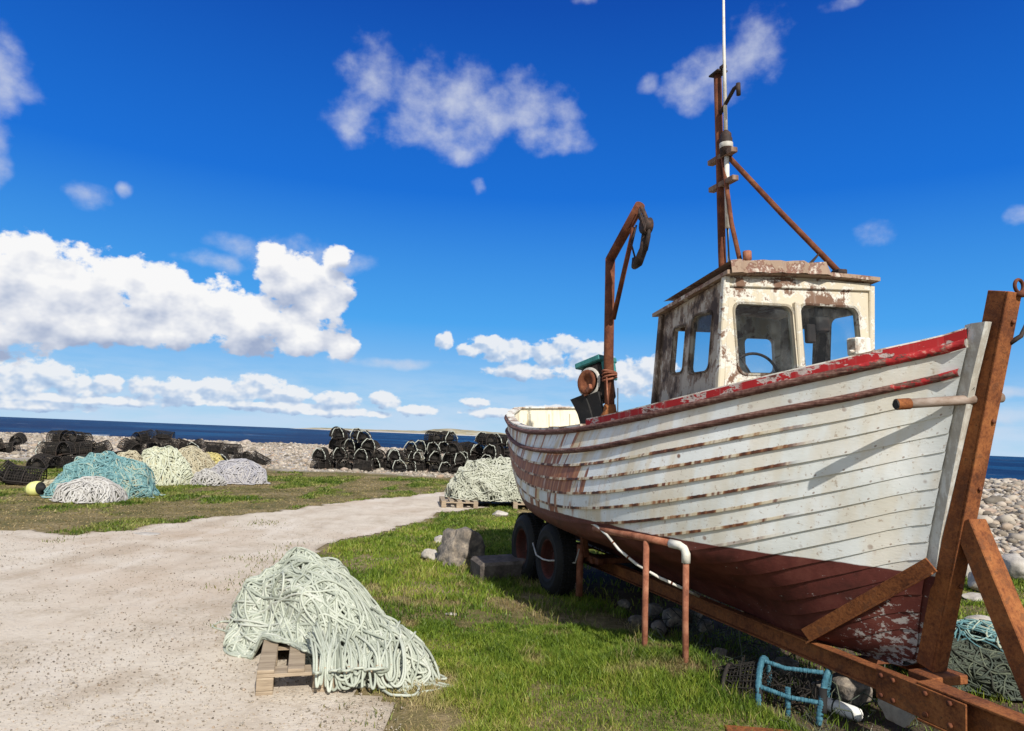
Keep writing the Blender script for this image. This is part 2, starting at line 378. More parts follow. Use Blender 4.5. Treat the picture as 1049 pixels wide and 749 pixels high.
M['rail_plain'] = peel('worn_rub_rail', (.15, .06, .045), (.3, .2, .15), (.05, .02, .016), .56, stretch=(1, 1, 2))
def rail_mat():
    m, t, out = new_mat('rub_rail_red_to_bare'); p = pos(t); x = t('ShaderNodeSeparateXYZ', None, i_0=p).outputs[0]
    n = t.noise(t.scalev(p, (1, 1, 2)), 7., 8, .7); n2 = t.noise(p, 34., 4, .6); n3 = t.noise(t.scalev(p, (.4, 1, 8)), 12., 4, .65)
    bare = t.ramp(t.math('ADD', t.math('MULTIPLY', n3, .6), t.math('MULTIPLY', n2, .4)), [(.32, (.03, .014, .012)), (.46, (.1, .042, .032)), (.58, (.2, .11, .085)), (.7, (.4, .3, .23))])
    red = t.ramp(n2, [(.3, (.26, .018, .02)), (.55, (.4, .025, .026)), (.7, (.5, .2, .16))])
    k = t.sstep(-.02, .03, t.math('ADD', t.math('SUBTRACT', x, t.math('MULTIPLY', t.math('SUBTRACT', n, .5), 3.4)), -.12))
    finish(t, out, t.mix(k, bare, red), .8, t.math('ADD', n2, n3), .6, .006, .25); return m
M['rail'] = rail_mat()
M['rail_red'] = peel('red_paint_on_gunwale', (.36, .016, .018), (.5, .42, .38), (.12, .03, .022), .52, stretch=(1, 1, 2))
M['cream'] = peel('cream_cabin_paint', (.58, .51, .38), (.64, .61, .53), (.17, .095, .06), .475)
M['cream_worn'] = peel('peeling_cabin_side', (.46, .4, .32), (.24, .175, .125), (.07, .047, .034), .46, stretch=(1, 1, .55))
M['roof'] = peel('worn_cabin_roof', (.34, .24, .17), (.2, .1, .07), (.56, .5, .42), .48)
M['inside'] = peel('cream_bulwark_paint', (.78, .72, .55), (.6, .48, .3), (.32, .17, .08), .64, stretch=(1.6, 1.6, .35))
M['stem'] = peel('white_stem_paint', (.7, .68, .6), (.5, .42, .34), (.22, .14, .1), .5)
M['deck'] = weathered('grey_deck', [(.3, (.16, .15, .13)), (.55, (.32, .3, .27)), (.75, (.45, .43, .38))], 5., .85)
def glass():
    m, t, out = new_mat('salty_window_glass')
    tr = t('ShaderNodeBsdfTransparent', i_Color=(.86, .9, .92, 1)); gl = t('ShaderNodeBsdfGlossy', i_Roughness=.03, i_Color=(.6, .6, .6, 1))
    df = t('ShaderNodeBsdfDiffuse', i_Color=(.6, .6, .56, 1))
    fr = t.math('MULTIPLY_ADD', t.math('POWER', t('ShaderNodeLayerWeight', 1, i_Blend=.5), 4.), .5, .025)
    a = t('ShaderNodeMixShader', i_0=fr, i_1=tr, i_2=gl)
    dirt = t.math('MULTIPLY', t.sstep(.45, .8, t.noise(pos(t), 4., 5, .6)), .06)
    t.L.new(t('ShaderNodeMixShader', i_0=dirt, i_1=a, i_2=df), out.inputs[0]); return m
M['glass'] = glass()
# ------------------------------------------------------------------ boat
ry = Matrix.Rotation(TH - PI / 2, 4, 'Z') @ Matrix.Rotation(HEEL, 4, 'X')
boat = empty('fishing_boat', (0, 0, 0), 0, 'old white and red clinker fishing boat with small wheelhouse, rusting on a trailer', 'fishing boat')
R3 = A(ry.to_3x3()); _piv = BASE + A([0, 0, .39])
boat.location = _piv - R3 @ A([0, 0, .39]); boat.rotation_euler = ry.to_euler()

SK = A([0, .009, .06, .14, .25, .4, .58, .75, .87, .94, 1.]); BK = A([.035, .040, .30, .60, .86, .99, 1.02, .94, .82, .70, .47])
ZS = A([2.182, 2.166, 2.079, 1.975, 1.853, 1.743, 1.686, 1.708, 1.788, 1.871, 1.951])
F1 = A([1.001, 1.0, .966, 1.103, 1.213, 1.274, 1.217, 1.111, .986, .952, .944]); K2 = A([1.138, 1.0, .81, 1.011, 1.117, 1.177, 1.121, .966, .804, .729, .718])
GG = A([-.007, -.025, -.129, -.18, -.116, -.02, .06, .106, .126, .131, .131]); WW = A([.085, .085, .086, .078, .078, .091, .089, .086, .088, .097, .107])
STZ = A([.36, .39, .43, .52, .63, .86, 1.14, 1.41, 1.74, 2.0, 2.275, 2.6]); STX = A([-.35, -.19, -.1, -.06, -.045, 0, .06, .135, .228, .303, .394, .5]) + .035
XS = -5.75; NL = 16.066
def hermite(sk, v, s):
    m = np.gradient(v, sk); i = np.clip(np.searchsorted(sk, s, side='right') - 1, 0, len(sk) - 2); h = sk[i + 1] - sk[i]; t = (s - sk[i]) / h
    return (2 * t**3 - 3 * t**2 + 1) * v[i] + (t**3 - 2 * t**2 + t) * h * m[i] + (-2 * t**3 + 3 * t**2) * v[i + 1] + (t**3 - t**2) * h * m[i + 1]
SS = np.concatenate([np.linspace(.007, .88, 60), np.linspace(.89, 1, 22)])
_T = np.linspace(0, 1, 80)[:, None]
def sections(S):
    b = hermite(SK, BK, S); z = hermite(SK, ZS, S); zk = np.interp(S, [0, .5, 1], [.403, .392, .46]); h = z - zk
    P = [(b, z), (b * hermite(SK, F1, S), z - .45 * h), (b * hermite(SK, K2, S), zk + hermite(SK, GG, S) * h), (np.full_like(b, .035), zk)]
    w = [(1 - _T)**3, 3 * (1 - _T)**2 * _T, 3 * (1 - _T) * _T**2, _T**3]
    y = sum(w[i] * P[i][0] for i in range(4)); zz = sum(w[i] * P[i][1] for i in range(4))
    L = np.concatenate([np.zeros((1, len(S))), np.cumsum(np.hypot(np.diff(y, axis=0), np.diff(zz, axis=0)), axis=0)])
    tot0 = L[-1].copy()
    # slack garboards: the bottom runs in to the keel below the turn of the bilge
    k = smoothstep(.5, .93, zz); fl = .36 + .64 * k; am = smoothstep(.06, .22, S); yc = .035
    y = yc + (y - yc) * (1 - am * (1 - fl))
    L = np.concatenate([np.zeros((1, len(S))), np.cumsum(np.hypot(np.diff(y, axis=0), np.diff(zz, axis=0)), axis=0)])
    return y, zz, L, hermite(SK, WW, S), tot0
_y, _z, _L, _W, TOT0 = sections(SS)
def hull_line(d, off=0.):
    """points (N,3) on the starboard-positive side at girth d (N,) from the sheer, pushed out by off"""
    N = len(SS); yy = np.empty(N); zz = np.empty(N); ny = np.empty(N); nz = np.empty(N)
    d = np.broadcast_to(d, (N,))
    for j in range(N):
        yy[j] = np.interp(d[j], _L[:, j], _y[:, j]); zz[j] = np.interp(d[j], _L[:, j], _z[:, j])
        e = .02; a = max(d[j] - e, 0); b = min(d[j] + e, _L[-1, j])
        ty = np.interp(b, _L[:, j], _y[:, j]) - np.interp(a, _L[:, j], _y[:, j]); tz = np.interp(b, _L[:, j], _z[:, j]) - np.interp(a, _L[:, j], _z[:, j])
        n = math.hypot(ty, tz) + 1e-9; ny[j] = -tz / n; nz[j] = ty / n
    xs = np.interp(zz, STZ, STX); x = xs + (XS - xs) * SS
    off = np.broadcast_to(off, (N,))
    return np.stack([x, np.maximum(yy + ny * off, .01), zz + nz * off], -1)
TOT = _L[-1]
def lap(k): return np.minimum(_W * TOT0 + k * (1 - _W) * TOT0 / NL, TOT - .02)
sheer = hull_line(np.zeros(len(SS)))
SU = np.concatenate([[0], np.cumsum(np.linalg.norm(np.diff(sheer, axis=0), axis=1))]) + .02
fade = .35 + .65 * smoothstep(.0, .12, SS)      # planks fair in at the stem
hb = MB()
def side(V, sgn): return V * A([1, sgn, 1])
for sgn in (-1, 1):
    for k in range(0, 17):
        d0 = lap(k - 1) if k else np.zeros(len(SS)); d1 = lap(k) if k < 16 else TOT
        rows = []; sv = []
        for f in (0, .25, .5, .75, 1.):
            o = (.002 + .016 * f) * fade if k else .004
            rows.append(hull_line(d0 + (d1 - d0) * f, o)); sv.append(f)
        rows.append(hull_line(d1, -.002)); sv.append(1.)
        V = np.stack(rows)
        hb.grid(side(V, sgn), 0, True, sgn > 0, su=np.broadcast_to(SU, V.shape[:2]), sv=np.broadcast_to(A(sv)[:, None], V.shape[:2]), sk=k + .5, sz=V[..., 2])
hull = hb.build('hull', M['hull'], boat)
# sharpen the lap steps
hull.data.set_sharp_from_angle(angle=math.radians(40))

# transom: flat planked end
tb = MB(); tj = len(SS) - 1
prof = np.stack([np.full(80, XS), _y[:, tj], _z[:, tj]], -1)[::4]
V = np.stack([prof * A([1, -1, 1]), prof * A([1, 0, 1]), prof]); tb.grid(V - A([.004, 0, 0]), 0, False, False, su=6.2, sv=.3, sk=9.5, sz=V[..., 2])
tb.build('transom', M['hull'], boat)

# stem post and keel
sb = MB(); zz = np.linspace(.40, 2.295, 40); xs = np.interp(zz, STZ, STX)
Q = []
for z_, x_ in zip(zz, xs): Q.append([[x_ + .012, -.024, z_], [x_ + .016, 0, z_], [x_ + .012, .024, z_], [x_ - .06, .033, z_], [x_ - .12, .0, z_], [x_ - .06, -.033, z_]])
sb.grid(A(Q), 0, False, False, True, su=.0, sv=.3, sk=9.5, sz=np.repeat(zz[:, None], 6, 1))
sb.add(A(Q[-1]) + A([0, 0, .0]), [[0, 1, 2], [0, 2, 3], [0, 3, 4], [0, 4, 5]], 0, False, su=.0, sv=.3, sk=9.5, sz=2.4)
sb.build('stem_post', M['hull'], boat)
kb = MB(); kx = [-.17, -.3, -.6, -1.2, -2.5, -4, -5.6]; kz = [.402, .385, .375, .37, .385, .41, .44]
Q = [[[x, -.04, z - .03], [x, .04, z - .03], [x, .04, z + .06], [x, -.04, z + .06]] for x, z in zip(kx, kz)]
kb.grid(A(Q), 0, False, True, True, su=.0, sv=.3, sk=9.5, sz=.4); kb.build('keel', M['hull'], boat)

# rub rails along both sides
def rail_sweep(mb, base, h, w, smin=0., smax=1., roll_=True):
    """half-round moulding, bottom edge on `base` (N,3), height h, projecting w"""
    i = (SS >= smin) & (SS <= smax); P = base[i]
    t = np.gradient(P, axis=0); t /= np.linalg.norm(t, axis=1, keepdims=True)
    o = np.stack([t[:, 1], -t[:, 0], np.zeros(len(t))], -1); o /= np.linalg.norm(o, axis=1, keepdims=True); o *= np.sign(o[:, 1:2] + 1e-9)
    o = np.where((o[:, 1:2] < 0), -o, o)
    a = np.linspace(-PI / 2, PI / 2, 7)
    V = P[:, None] + o[:, None] * (w * np.cos(a)[:, None] + .002) + A([0, 0, 1]) * (h / 2 + h / 2 * np.sin(a)[:, None])
    for sgn in (-1, 1): mb.grid(side(V, sgn), 0, True, sgn < 0)
for nm, d in (('gunwale_rail', np.zeros(len(SS))), ('rubbing_strake', _W * TOT0)):
    mb = MB(); rail_sweep(mb, hull_line(d, .004), .05 if nm[0] == 'g' else .044, .034); o = mb.build(nm, M['rail'], boat)
    
# bulwark skin above the sheer, red coaming forward, cap board round the stern
sh = sheer.copy(); inn = np.stack([-np.gradient(sh[:, 1]), np.gradient(sh[:, 0])], -1)
inn /= np.linalg.norm(inn, axis=1, keepdims=True); inn = np.where(inn[:, 1:2] > 0, -inn, inn); IN = np.concatenate([inn, np.zeros((len(sh), 1))], 1)
def strip_box(mb, i, a0, a1, z0, z1, mi=0):
    """closed box-section strip along the sheer: inboard a0..a1, height z0..z1 above sheer"""
    P = sh[i]; n = IN[i]
    def c(a, z): 
        V = P + n * a + A([0, 0, z]); V[:, 1] = np.maximum(V[:, 1], .004); return V
    V = np.stack([c(a0, z0), c(a0, z1), c(a1, z1), c(a1, z0)], 1)
    for sgn in (-1, 1):
        b = mb.n; mb.grid(side(V, sgn), mi, False, sgn < 0, True); m = len(P)
        mb.more([[0, 1, 2, 3], [(m - 1) * 4 + 3, (m - 1) * 4 + 2, (m - 1) * 4 + 1, (m - 1) * 4]], b, mi, False)
all_ = np.ones(len(SS), bool); fore = SS < .445
mb = MB(); strip_box(mb, all_, -.002, .05, .0, .047); strip_box(mb, ~fore, -.012, .085, .048, .07); 
V = np.stack([sh[-1] * A([1, -1, 1]), sh[-1]]);
mb.box((XS - .012, -.46, 1.999), (XS + .085, .46, 2.021), .004)
mb.build('cap_board', M['stem'], boat)
mb = MB(); strip_box(mb, fore, -.006, .045, .048, .098); mb.build('red_gunwale', M['rail_red'], boat)
mb = MB(); strip_box(mb, fore, .0, .05, .099, .107); mb.build('gunwale_capping', M['stem'], boat)
mb = MB(); dk = sh[:, 2] - .36 + .12 * smoothstep(.5, 0, SS)
i2 = np.arange(1, len(SS))
Vt = sh + IN * .052 + A([0, 0, .05]); Vb = sh + IN * .07; Vb[:, 2] = dk - .02
for V_ in (Vt, Vb): V_[:, 1] = np.maximum(V_[:, 1], .01)
for V_ in (Vt, Vb): V_[-1, 0] = XS + .05; 
for sgn in (-1, 1): mb.grid(side(np.stack([Vt, Vb]), sgn), 0, True, sgn < 0)
mb.box((XS + .02, -.5, 1.4), (XS + .05, .5, 1.998), .004)
for yy_ in (-.3, .0, .3): mb.box((XS + .05, yy_ - .02, 1.45), (XS + .075, yy_ + .02, 1.93), .004)
mb.build('bulwark', M['inside'], boat)
mb = MB(); Dk = np.stack([side(sh + IN * .06, -1), sh * A([1, 0, 1]), sh + IN * .06]); Dk[..., 2] = dk; Dk[1, :, 2] += .03; mb.grid(Dk, 0, True, True); mb.build('deck', M['deck'], boat)

# ------------------------------------------------------------------ wheelhouse
def rrect(u0, v0, u1, v1, r, n=5):
    pts = []
    for cx, cy, a0 in ((u1 - r, v1 - r, 0), (u0 + r, v1 - r, 90), (u0 + r, v0 + r, 180), (u1 - r, v0 + r, 270)):
        for i in range(n + 1):
            a = math.radians(a0 + 90 * i / n); pts.append((cx + r * math.cos(a), cy + r * math.sin(a)))
    return pts
def wall(mb, outer, holes, fn, nrm, th, mi=0):
    """flat panel with rounded openings, outer face at fn(u,v), thickness th inward (-nrm)"""
    loops = [[Vector((u, v, 0)) for u, v in outer]] + [[Vector((u, v, 0)) for u, v in h] for h in holes]
    flat = [p for l in loops for p in l]; tri = tessellate_polygon(loops)
    V = A([fn(p.x, p.y) for p in flat]); n = A(nrm, float); b = mb.n
    t = []
    for a, c, d in tri:
        g = np.cross(V[c] - V[a], V[d] - V[a]) @ n; t.append((a, c, d) if g > 0 else (a, d, c))
    mb.add(V, t, mi, False); b2 = mb.n; mb.add(V - n * th, [(a, d, c) for a, c, d in t], mi, False)
    k = 0
    for l in loops:
        m = len(l); mb.more([[b + k + i, b + k + (i + 1) % m, b2 + k + (i + 1) % m, b2 + k + i] for i in range(m)], 0, mi, False); k += m
def ringframe(mb, h, fn, nrm, w, d0, d1):
    c = A(h).mean(0); o = [tuple(c + (A(p) - c) * (1 + w / np.linalg.norm(A(p) - c))) for p in h]
    P = [A([fn(u, v) for u, v in q]) for q in (h, o)]; n = A(nrm, float)
    V = np.stack([P[0] + n * d0, P[0] + n * d1, P[1] + n * d1, P[1] + n * d0]); mb.grid(V, 0, False, False, False)
    b = mb.n; m = len(h); i = np.arange(m)
    mb.add(V.reshape(-1, 3), np.concatenate([np.stack([r * m + i, r * m + (i + 1) % m, (r + 1) % 4 * m + (i + 1) % m, (r + 1) % 4 * m + i], 1) for r in range(4)]), 0, False)
ZB = 1.64
def ystar(x, z): return -.685 + (z - 1.98) * .13 + (x + .93) * -.06      # starboard side leans in
def yport(x, z): return .60 + (z - 2.0) * .1 + (x + .93) * .05
fx = lambda u, v: (-.93 - (v - 2.4) * .06, u, v)
bx = lambda u, v: (-1.85 - (v - 2.4) * .02, u, v)
fs = lambda u, v: (u, ystar(u, v), v)
fp = lambda u, v: (u, yport(u, v), v)
ztop = lambda x: 2.80 + (x + .93) * .135
cab = MB()
f_holes = [rrect(-.535, 2.12, -.055, 2.60, .06), rrect(.018, 2.13, .535, 2.615, .06)]
outer = [(ystar(-.93, ZB) + .02, ZB), (yport(-.93, ZB) - .02, ZB), (yport(-.93, 2.81) - .02, 2.80), (.05, 2.83), (ystar(-.93, 2.79) + .02, 2.79)]
wall(cab, outer, f_holes, fx, (1, 0, 0), .045, 0)
s_holes = [rrect(-1.65, 2.17, -1.465, 2.52, .035), rrect(-1.375, 2.15, -1.10, 2.57, .05)]
s_out = [(-1.87, ZB), (-.905, ZB), (-.955, ztop(-.955) - .02), (-1.862, ztop(-1.86) - .02)]
wall(cab, s_out, s_holes, fs, (0, -1, 0), .04, 1)
p_holes = [rrect(-1.67, 2.17, -1.45, 2.55, .035), rrect(-1.31, 2.17, -1.0, 2.59, .05)]
wall(cab, s_out, p_holes, fp, (0, 1, 0), .04, 1)
bo = [(ystar(-1.85, ZB) + .02, ZB), (yport(-1.85, ZB) - .02, ZB), (yport(-1.85, 2.66) - .02, 2.655), (.05, 2.68), (ystar(-1.85, 2.65) + .02, 2.655)]
b_holes = [rrect(.2, 2.2, .5, 2.49, .05), rrect(-.52, 2.16, -.04, 2.53, .03)]
wall(cab, bo, b_holes, bx, (-1, 0, 0), .04, 0)
# corner posts, sill boards and a beading under the roof
for yf, s in ((ystar, -1), (yport, 1)):
    cab.beam((-.918, yf(-.93, ZB) + s * .004, ZB), (-1.005 + .05, yf(-.93, 2.79) + s * .004, 2.79), .05, .05, (1, 0, 0), .008, 0)
    cab.beam((-1.86, yf(-1.85, ZB) + s * .004, ZB), (-1.862, yf(-1.85, 2.66) + s * .004, 2.655), .05, .05, (1, 0, 0), .008, 1)
cab.beam((-.918, -.02, 2.1), (-.936, -.02, 2.63), .05, .05, (1, 0, 0), .008, 0)
cab.beam((-.945, -.58, 2.745), (-.945, .66, 2.775), .03, .06, (0, 0, 1), .006, 0)
cabin = cab.build('wheelhouse', [M['cream'], M['cream_worn']], boat)
def pane(h, fn, nrm, d):
    mb = MB(); V = A([fn(u, v) for u, v in h]) - A(nrm, float) * d; m = len(h)
    mb.add(np.concatenate([V, V - A(nrm, float) * .005]), [[0, i, i + 1] for i in range(1, m - 1)] + [[m, m + i + 1, m + i] for i in range(1, m - 1)], 0, False)
    return mb.build('window_pane', M['glass'], cabin)
for h in f_holes:
    pane(h, fx, (1, 0, 0), .022); mb = MB(); ringframe(mb, h, fx, (1, 0, 0), .02, -.006, .007); mb.build('window_frame', M['cream'], cabin)
for h in s_holes[1:]: pane(h, fs, (0, -1, 0), .02)
for fn, n, hh_ in ((fs, (0, -1, 0), s_holes), (fp, (0, 1, 0), p_holes)):
    for h in hh_: mb = MB(); ringframe(mb, h, fn, n, .016, -.004, .006); mb.build('window_frame', M['cream_worn'], cabin)
mb = MB()
V = []
for x in (-.885, -1.2, -1.55, -1.93):
    row = []
    for f in np.linspace(-1, 1, 9):
        y = .045 + f * (.665 - .02 * (-.9 - x)); row.append((x, y, ztop(x) + .025 + .02 * (1 - f * f) + .012 * f))
    V.append(row)
V = A(V); mb.grid(V, 0, True, True); mb.grid(V - A([0, 0, .028]), 0, True, False)
rim = np.concatenate([V[0], V[1:, -1], V[-1, ::-1][1:], V[::-1, 0][1:-1]]); mb.grid(np.stack([rim, rim - A([0, 0, .028])]), 0, False, True, True)
roof = mb.build('roof', M['roof'], cabin)
# thick felted panel over the starboard two thirds, broken off near the port corner
mb = MB(); n_ = 14; top = []; bot = []
for i in range(n_):
    f = i / (n_ - 1); y = -.60 + f * (.24 + .62); xf = -.872 + .02 * math.sin(i * 2.3)
    z0 = ztop(-.9) + .03 + .02 * (1 - ((y - .045) / .66)**2) + .012 * (y / .66)
    h = .062 * smoothstep(0, .06, 1 - f) * (.95 + .07 * math.sin(i * 1.7)); top.append((xf, y, z0 + h)); bot.append((xf + .012, y, z0 - .03))
back = [(-1.8, p[1] * .95, p[2] - .125) for p in top]
mb.grid(A([bot, top, back]), 0, False, True); mb.build('roof_felt', M['roof'], cabin)
# mirror / lamp box at the port front corner
mb = MB(); mb.box((-.93, .40, 2.255), (-.83, .54, 2.385), .012); mb.box((-.90, .46, 2.12), (-.87, .50, 2.256), .004); mb.tube([(-.86, .36, 2.28), (-.86, .41, 2.285)], .012, 8); mb.build('lamp_box', M['stem'], cabin)
mb = MB(); a = np.linspace(0, 2 * PI, 40, endpoint=False)
mb.tube(np.stack([-1.22 + .12 * np.cos(a) * .3, -.18 + .19 * np.cos(a), 2.1 + .19 * np.sin(a)], -1), .011, 8, True)
for q in range(3): mb.tube([(-1.22, -.18, 2.1), (-1.22 + .036 * math.cos(q * 2.1), -.18 + .19 * math.cos(q * 2.1), 2.1 + .19 * math.sin(q * 2.1))], .008, 6)
mb.tube([(-1.22, -.18, 2.1), (-1.12, -.18, 2.02)], .02, 8); mb.build('steering_wheel', M['iron'], cabin)
mb = MB(); mb.box((-1.12, -.58, 1.6), (-.98, .5, 2.06), .01); mb.box((-1.79, -.5, 1.6), (-1.5, -.1, 2.0), .01)
mb.box((-1.8, .0, 2.35), (-1.74, .04, 2.6), .004); mb.box((-1.02, -.3, 2.62), (-.99, .1, 2.66), .004); mb.build('console', M['deck'], cabin)
mb = MB(); mb.box((-1.12, .24, 2.44), (-1.02, .36, 2.56), .012); mb.box((-1.09, .275, 2.557), (-1.05, .325, 2.80), .004); mb.box((-1.09, .17, 2.36), (-1.04, .245, 2.5), .01); mb.build('radio_set', M['iron'], cabin)

# ------------------------------------------------------------------ mast, aerial, davit, hauler
mast = MB().tube([(-1.79, 0, 1.6), (-1.80, 0, 3.2), (-1.772, 0, 4.72)], .032, 14).build('mast', M['rust_dark'], boat)
mb = MB(); mb.box((-1.83, -.05, 4.72), (-1.70, .05, 4.735), .002); mb.box((-1.72, -.02, 4.735), (-1.67, .02, 4.765), .003); mb.build('mast_cap', M['iron'], mast)
mb = MB(); mb.tube([(-1.775, 0, 4.36), (-1.56, 0, 4.50), (-1.50, 0, 4.50)], .016, 8); mb.tube([(-1.505, 0, 4.52), (-1.505, 0, 4.42)], .018, 8); mb.build('lamp_bracket', M['iron'], mast)
for z in (4.0, 3.765): MB().box((-1.92, -.03, z - .022), (-1.58, .03, z + .022), .005).build('clamp_board', M['wood_brown'], mast)
ae = MB().tube([(-1.69, .0, 4.15), (-1.672, 0, 4.9), (-1.64, 0, 5.6)], A([.017, .013, .008]), 8).build('aerial', M['white_pipe'], boat)
MB().revolve([(0, 3.98), (.05, 3.985), (.052, 4.13), (.045, 4.14), (.045, 4.17), (.02, 4.2), (0, 4.2)], (-1.69, 0, 0)).build('aerial_base', M['iron'], ae)
MB().revolve([(.053, 4.05), (.055, 4.052), (.055, 4.09), (.053, 4.092)], (-1.69, 0, 0)).build('pale_band', M['galv'], ae)
MB().tube([(-1.69, 0, 3.98), (-1.70, 0, 3.7), (-1.71, 0, 3.38)], .021, 8).build('lower_tube', M['white_pipe'], ae)
MB().tube([(-1.715, 0, 3.4), (-1.72, .01, 3.1), (-1.70, .02, 2.72)], .007, 6).build('aerial_cable', M['rubber'], ae)
st1 = MB().tube([(-1.76, 0, 4.07), (-1.3, .2, 3.4), (-.94, .38, 2.875)], .022, 10).build('mast_stay', M['rust_dark'], boat)
mb = MB(); mb.box((-.98, .345, 2.855), (-.90, .425, 2.89), .006); 
for q in range(2): mb.tube([(-1.05, .31, 3.03), (-1.06 - .03 * q, .24, 2.95), (-1.03, .18, 2.88)], .007, 6)
mb.build('lashing', M['iron'], st1)
MB().tube([(-1.76, .0, 4.12), (-1.62, -.03, 3.4), (-1.42, -.06, 2.80)], .019, 10).build('mast_stay', M['rust_dark'], boat)
mb = MB(); mb.revolve([(.0, 2.75), (.027, 2.75), (.027, 3.05), (.034, 3.055), (.034, 3.12), (.026, 3.125), (.022, 3.10), (0, 3.1)], (-1.45, -.02, 0), n=16); mb.build('exhaust_pipe', M['rust_pipe'], boat)
MB().tube([(-1.79, .03, 4.3), (-1.72, .02, 3.7), (-1.74, .02, 3.2), (-1.78, .03, 2.9)], .006, 6).build('halyard', M['white_pipe'], boat)

DY = -.65
dav = MB().tube([(-2.63, DY, 1.35), (-2.63, DY, 2.4), (-2.555, DY, 3.28)], .045, 14).build('davit', M['rust_dark'], boat)
MB().tube([(-2.555, DY, 3.27), (-1.99, DY, 3.60)], .043, 14).build('davit_arm', M['rust_dark'], dav)
MB().tube([(-2.52, DY, 2.72), (-2.1, DY, 3.44)], .022, 10).build('davit_brace', M['rust_dark'], dav)
MB().revolve([(.0, 1.80), (.085, 1.80), (.085, 1.86), (.06, 1.90), (.053, 1.96), (0, 1.96)], (-2.63, DY, 0)).build('davit_collar', M['rust'], dav)
mb = MB()
mb.tube([(-1.97, DY, 3.58), (-1.95, DY + .03, 3.48), (-1.96, DY, 3.42)], .02, 8)
mb.revolve([(0, -.03), (.07, -.03), (.06, 0), (.07, .03), (0, .03)], (-1.90, DY, 3.40), 1, 16)
mb.tube([(-1.92, DY, 3.34), (-1.95, DY, 3.22), (-2.03, DY - .01, 3.12), (-2.10, DY, 3.11), (-2.11, DY, 3.18)], A([.028, .035, .04, .035, .02]), 10)
mb.tube([(-1.88, DY + .02, 3.45), (-1.87, DY, 3.3), (-1.92, DY, 3.2)], .02, 8)
mb.tube([(-2.06, DY, 3.45), (-2.12, DY - .02, 3.3), (-2.09, DY, 3.16)], .008, 6)
for q in range(6): mb.tube([(-1.95 + .02 * q, DY - .03, 3.55 - .03 * q), (-1.92 + .015 * q, DY - .05, 3.5 - .03 * q), (-1.97 + .02 * q, DY - .02, 3.47 - .03 * q)], .009, 6)
mb.build('hauling_block', M['iron'], dav)
mb = MB()
for q in range(4): 
    a = np.linspace(0, 2 * PI, 16, endpoint=False); mb.tube(np.stack([-2.62 + .062 * np.cos(a), DY + .062 * np.sin(a), 2.19 + .02 * q + .015 * np.sin(a + q)], -1), .01, 6, True)
mb.tube([(-2.58, DY - .05, 2.2), (-2.55, DY - .06, 2.05), (-2.56, DY - .05, 1.95)], .008, 6)
mb.build('lashing', M['rust_pipe'], dav)
MB().tube([(-2.48, DY, 1.85), (-2.485, DY + .01, 2.1)], .005, 6).build('wire', M['galv'], dav)
# hauler beside the davit post: teal-topped housing, rusty sheave, rubber chafing flaps
hz = MB()
Hm = np.eye(4); Hm[:3, :3] = A(Matrix.Rotation(math.radians(-14), 3, 'Y') @ Matrix.Rotation(math.radians(22), 3, 'Z')); Hm[:3, 3] = (-2.86, DY + .0, 2.18)
hz.box((-.13, -.1, -.2), (.13, .1, .15), .03, 0, Hm); haul = hz.build('pot_hauler', M['potframe'], boat)
mb = MB(); mb.box((-.16, -.125, .15), (.16, .125, .205), .01, 0, Hm); mb.box((.131, -.08, -.02), (.16, .1, .15), .01, 0, Hm); mb.build('teal_cover', M['teal'], haul)
mb = MB(); mb.revolve([(0, -.13), (.05, -.13), (.06, -.15), (.1, -.165), (.115, -.15), (.08, -.115), (.08, -.1), (0, -.1)], (-.01, 0, -.02), 1, 24, M=Hm); mb.build('sheave', M['rust_dark'], haul)
mb = MB(); mb.revolve([(.115, -.105), (.14, -.11), (.14, -.12), (.115, -.125)], (-.01, 0, -.02), 1, 24, M=Hm); mb.build('sheave_guard', M['galv'], haul)
mb = MB()
for (x0, x1, zt, zb_, sl) in ((-.26, -.06, -.12, -.5, .09), (-.06, .1, -.14, -.5, .04)):
    V = []
    for i in range(6):
        f = i / 5; V.append([(x0 + sl * f + .01 * math.sin(4 * f), -.13 + .03 * math.sin(3 * f), zt + (zb_ - zt) * f), (x1 + sl * f * .5, -.14 + .05 * f, zt + (zb_ - zt) * f)])
    V = A(V) @ Hm[:3, :3].T + Hm[:3, 3]; mb.grid(V, 0, True); mb.grid(V + A([0, .02, 0]), 0, True, True)
    r_ = np.concatenate([V[:, 0], V[::-1, 1]]); mb.grid(np.stack([r_, r_ + A([0, .02, 0])]), 0, False, False, True)
mb.build('rubber_flap', M['rubber'], haul)
MB().beam((-2.96, DY - .14, 2.0), (-2.72, DY - .14, 2.13), .03, .05).build('guide_bar', M['rust_pipe'], haul)
mb = MB(); mb.box((-3.6, -.86, 1.735), (-3.45, -.80, 1.765), .004); mb.build('thole_block', M['wood_brown'], boat)

# ------------------------------------------------------------------ trailer
trl = empty('boat_trailer', tuple(BASE), TH - PI / 2, 'rusty orange steel boat trailer with tall bow post under the clinker boat', 'boat trailer')
for s in (-1, 1):
    MB().ibeam((-5.3, s * .27, .328), (.118 if s < 0 else -.15, s * .245, .328), .075, .115, .01).build('side_beam', M['rust'], trl)
for x in (-5.1, -3.0, -1.6, -.5): MB().beam((x, -.235, .30), (x, .235, .30), .06, .05).build('cross_member', M['rust_dark'], trl)
for x in (-4.65, -3.85): MB().beam((x, -.72, .355), (x, .72, .355), .07, .07).build('axle', M['rust_dark'], trl)
for s in (-1, 1): MB().beam((-5.2, s * .5, .43), (-3.2, s * .5, .43), .06, .06).build('suspension_beam', M['rust_dark'], trl)
for x in (-5.1, -3.3): MB().beam((x, -.56, .425), (x, .56, .425), .06, .05).build('cross_member', M['rust_dark'], trl)
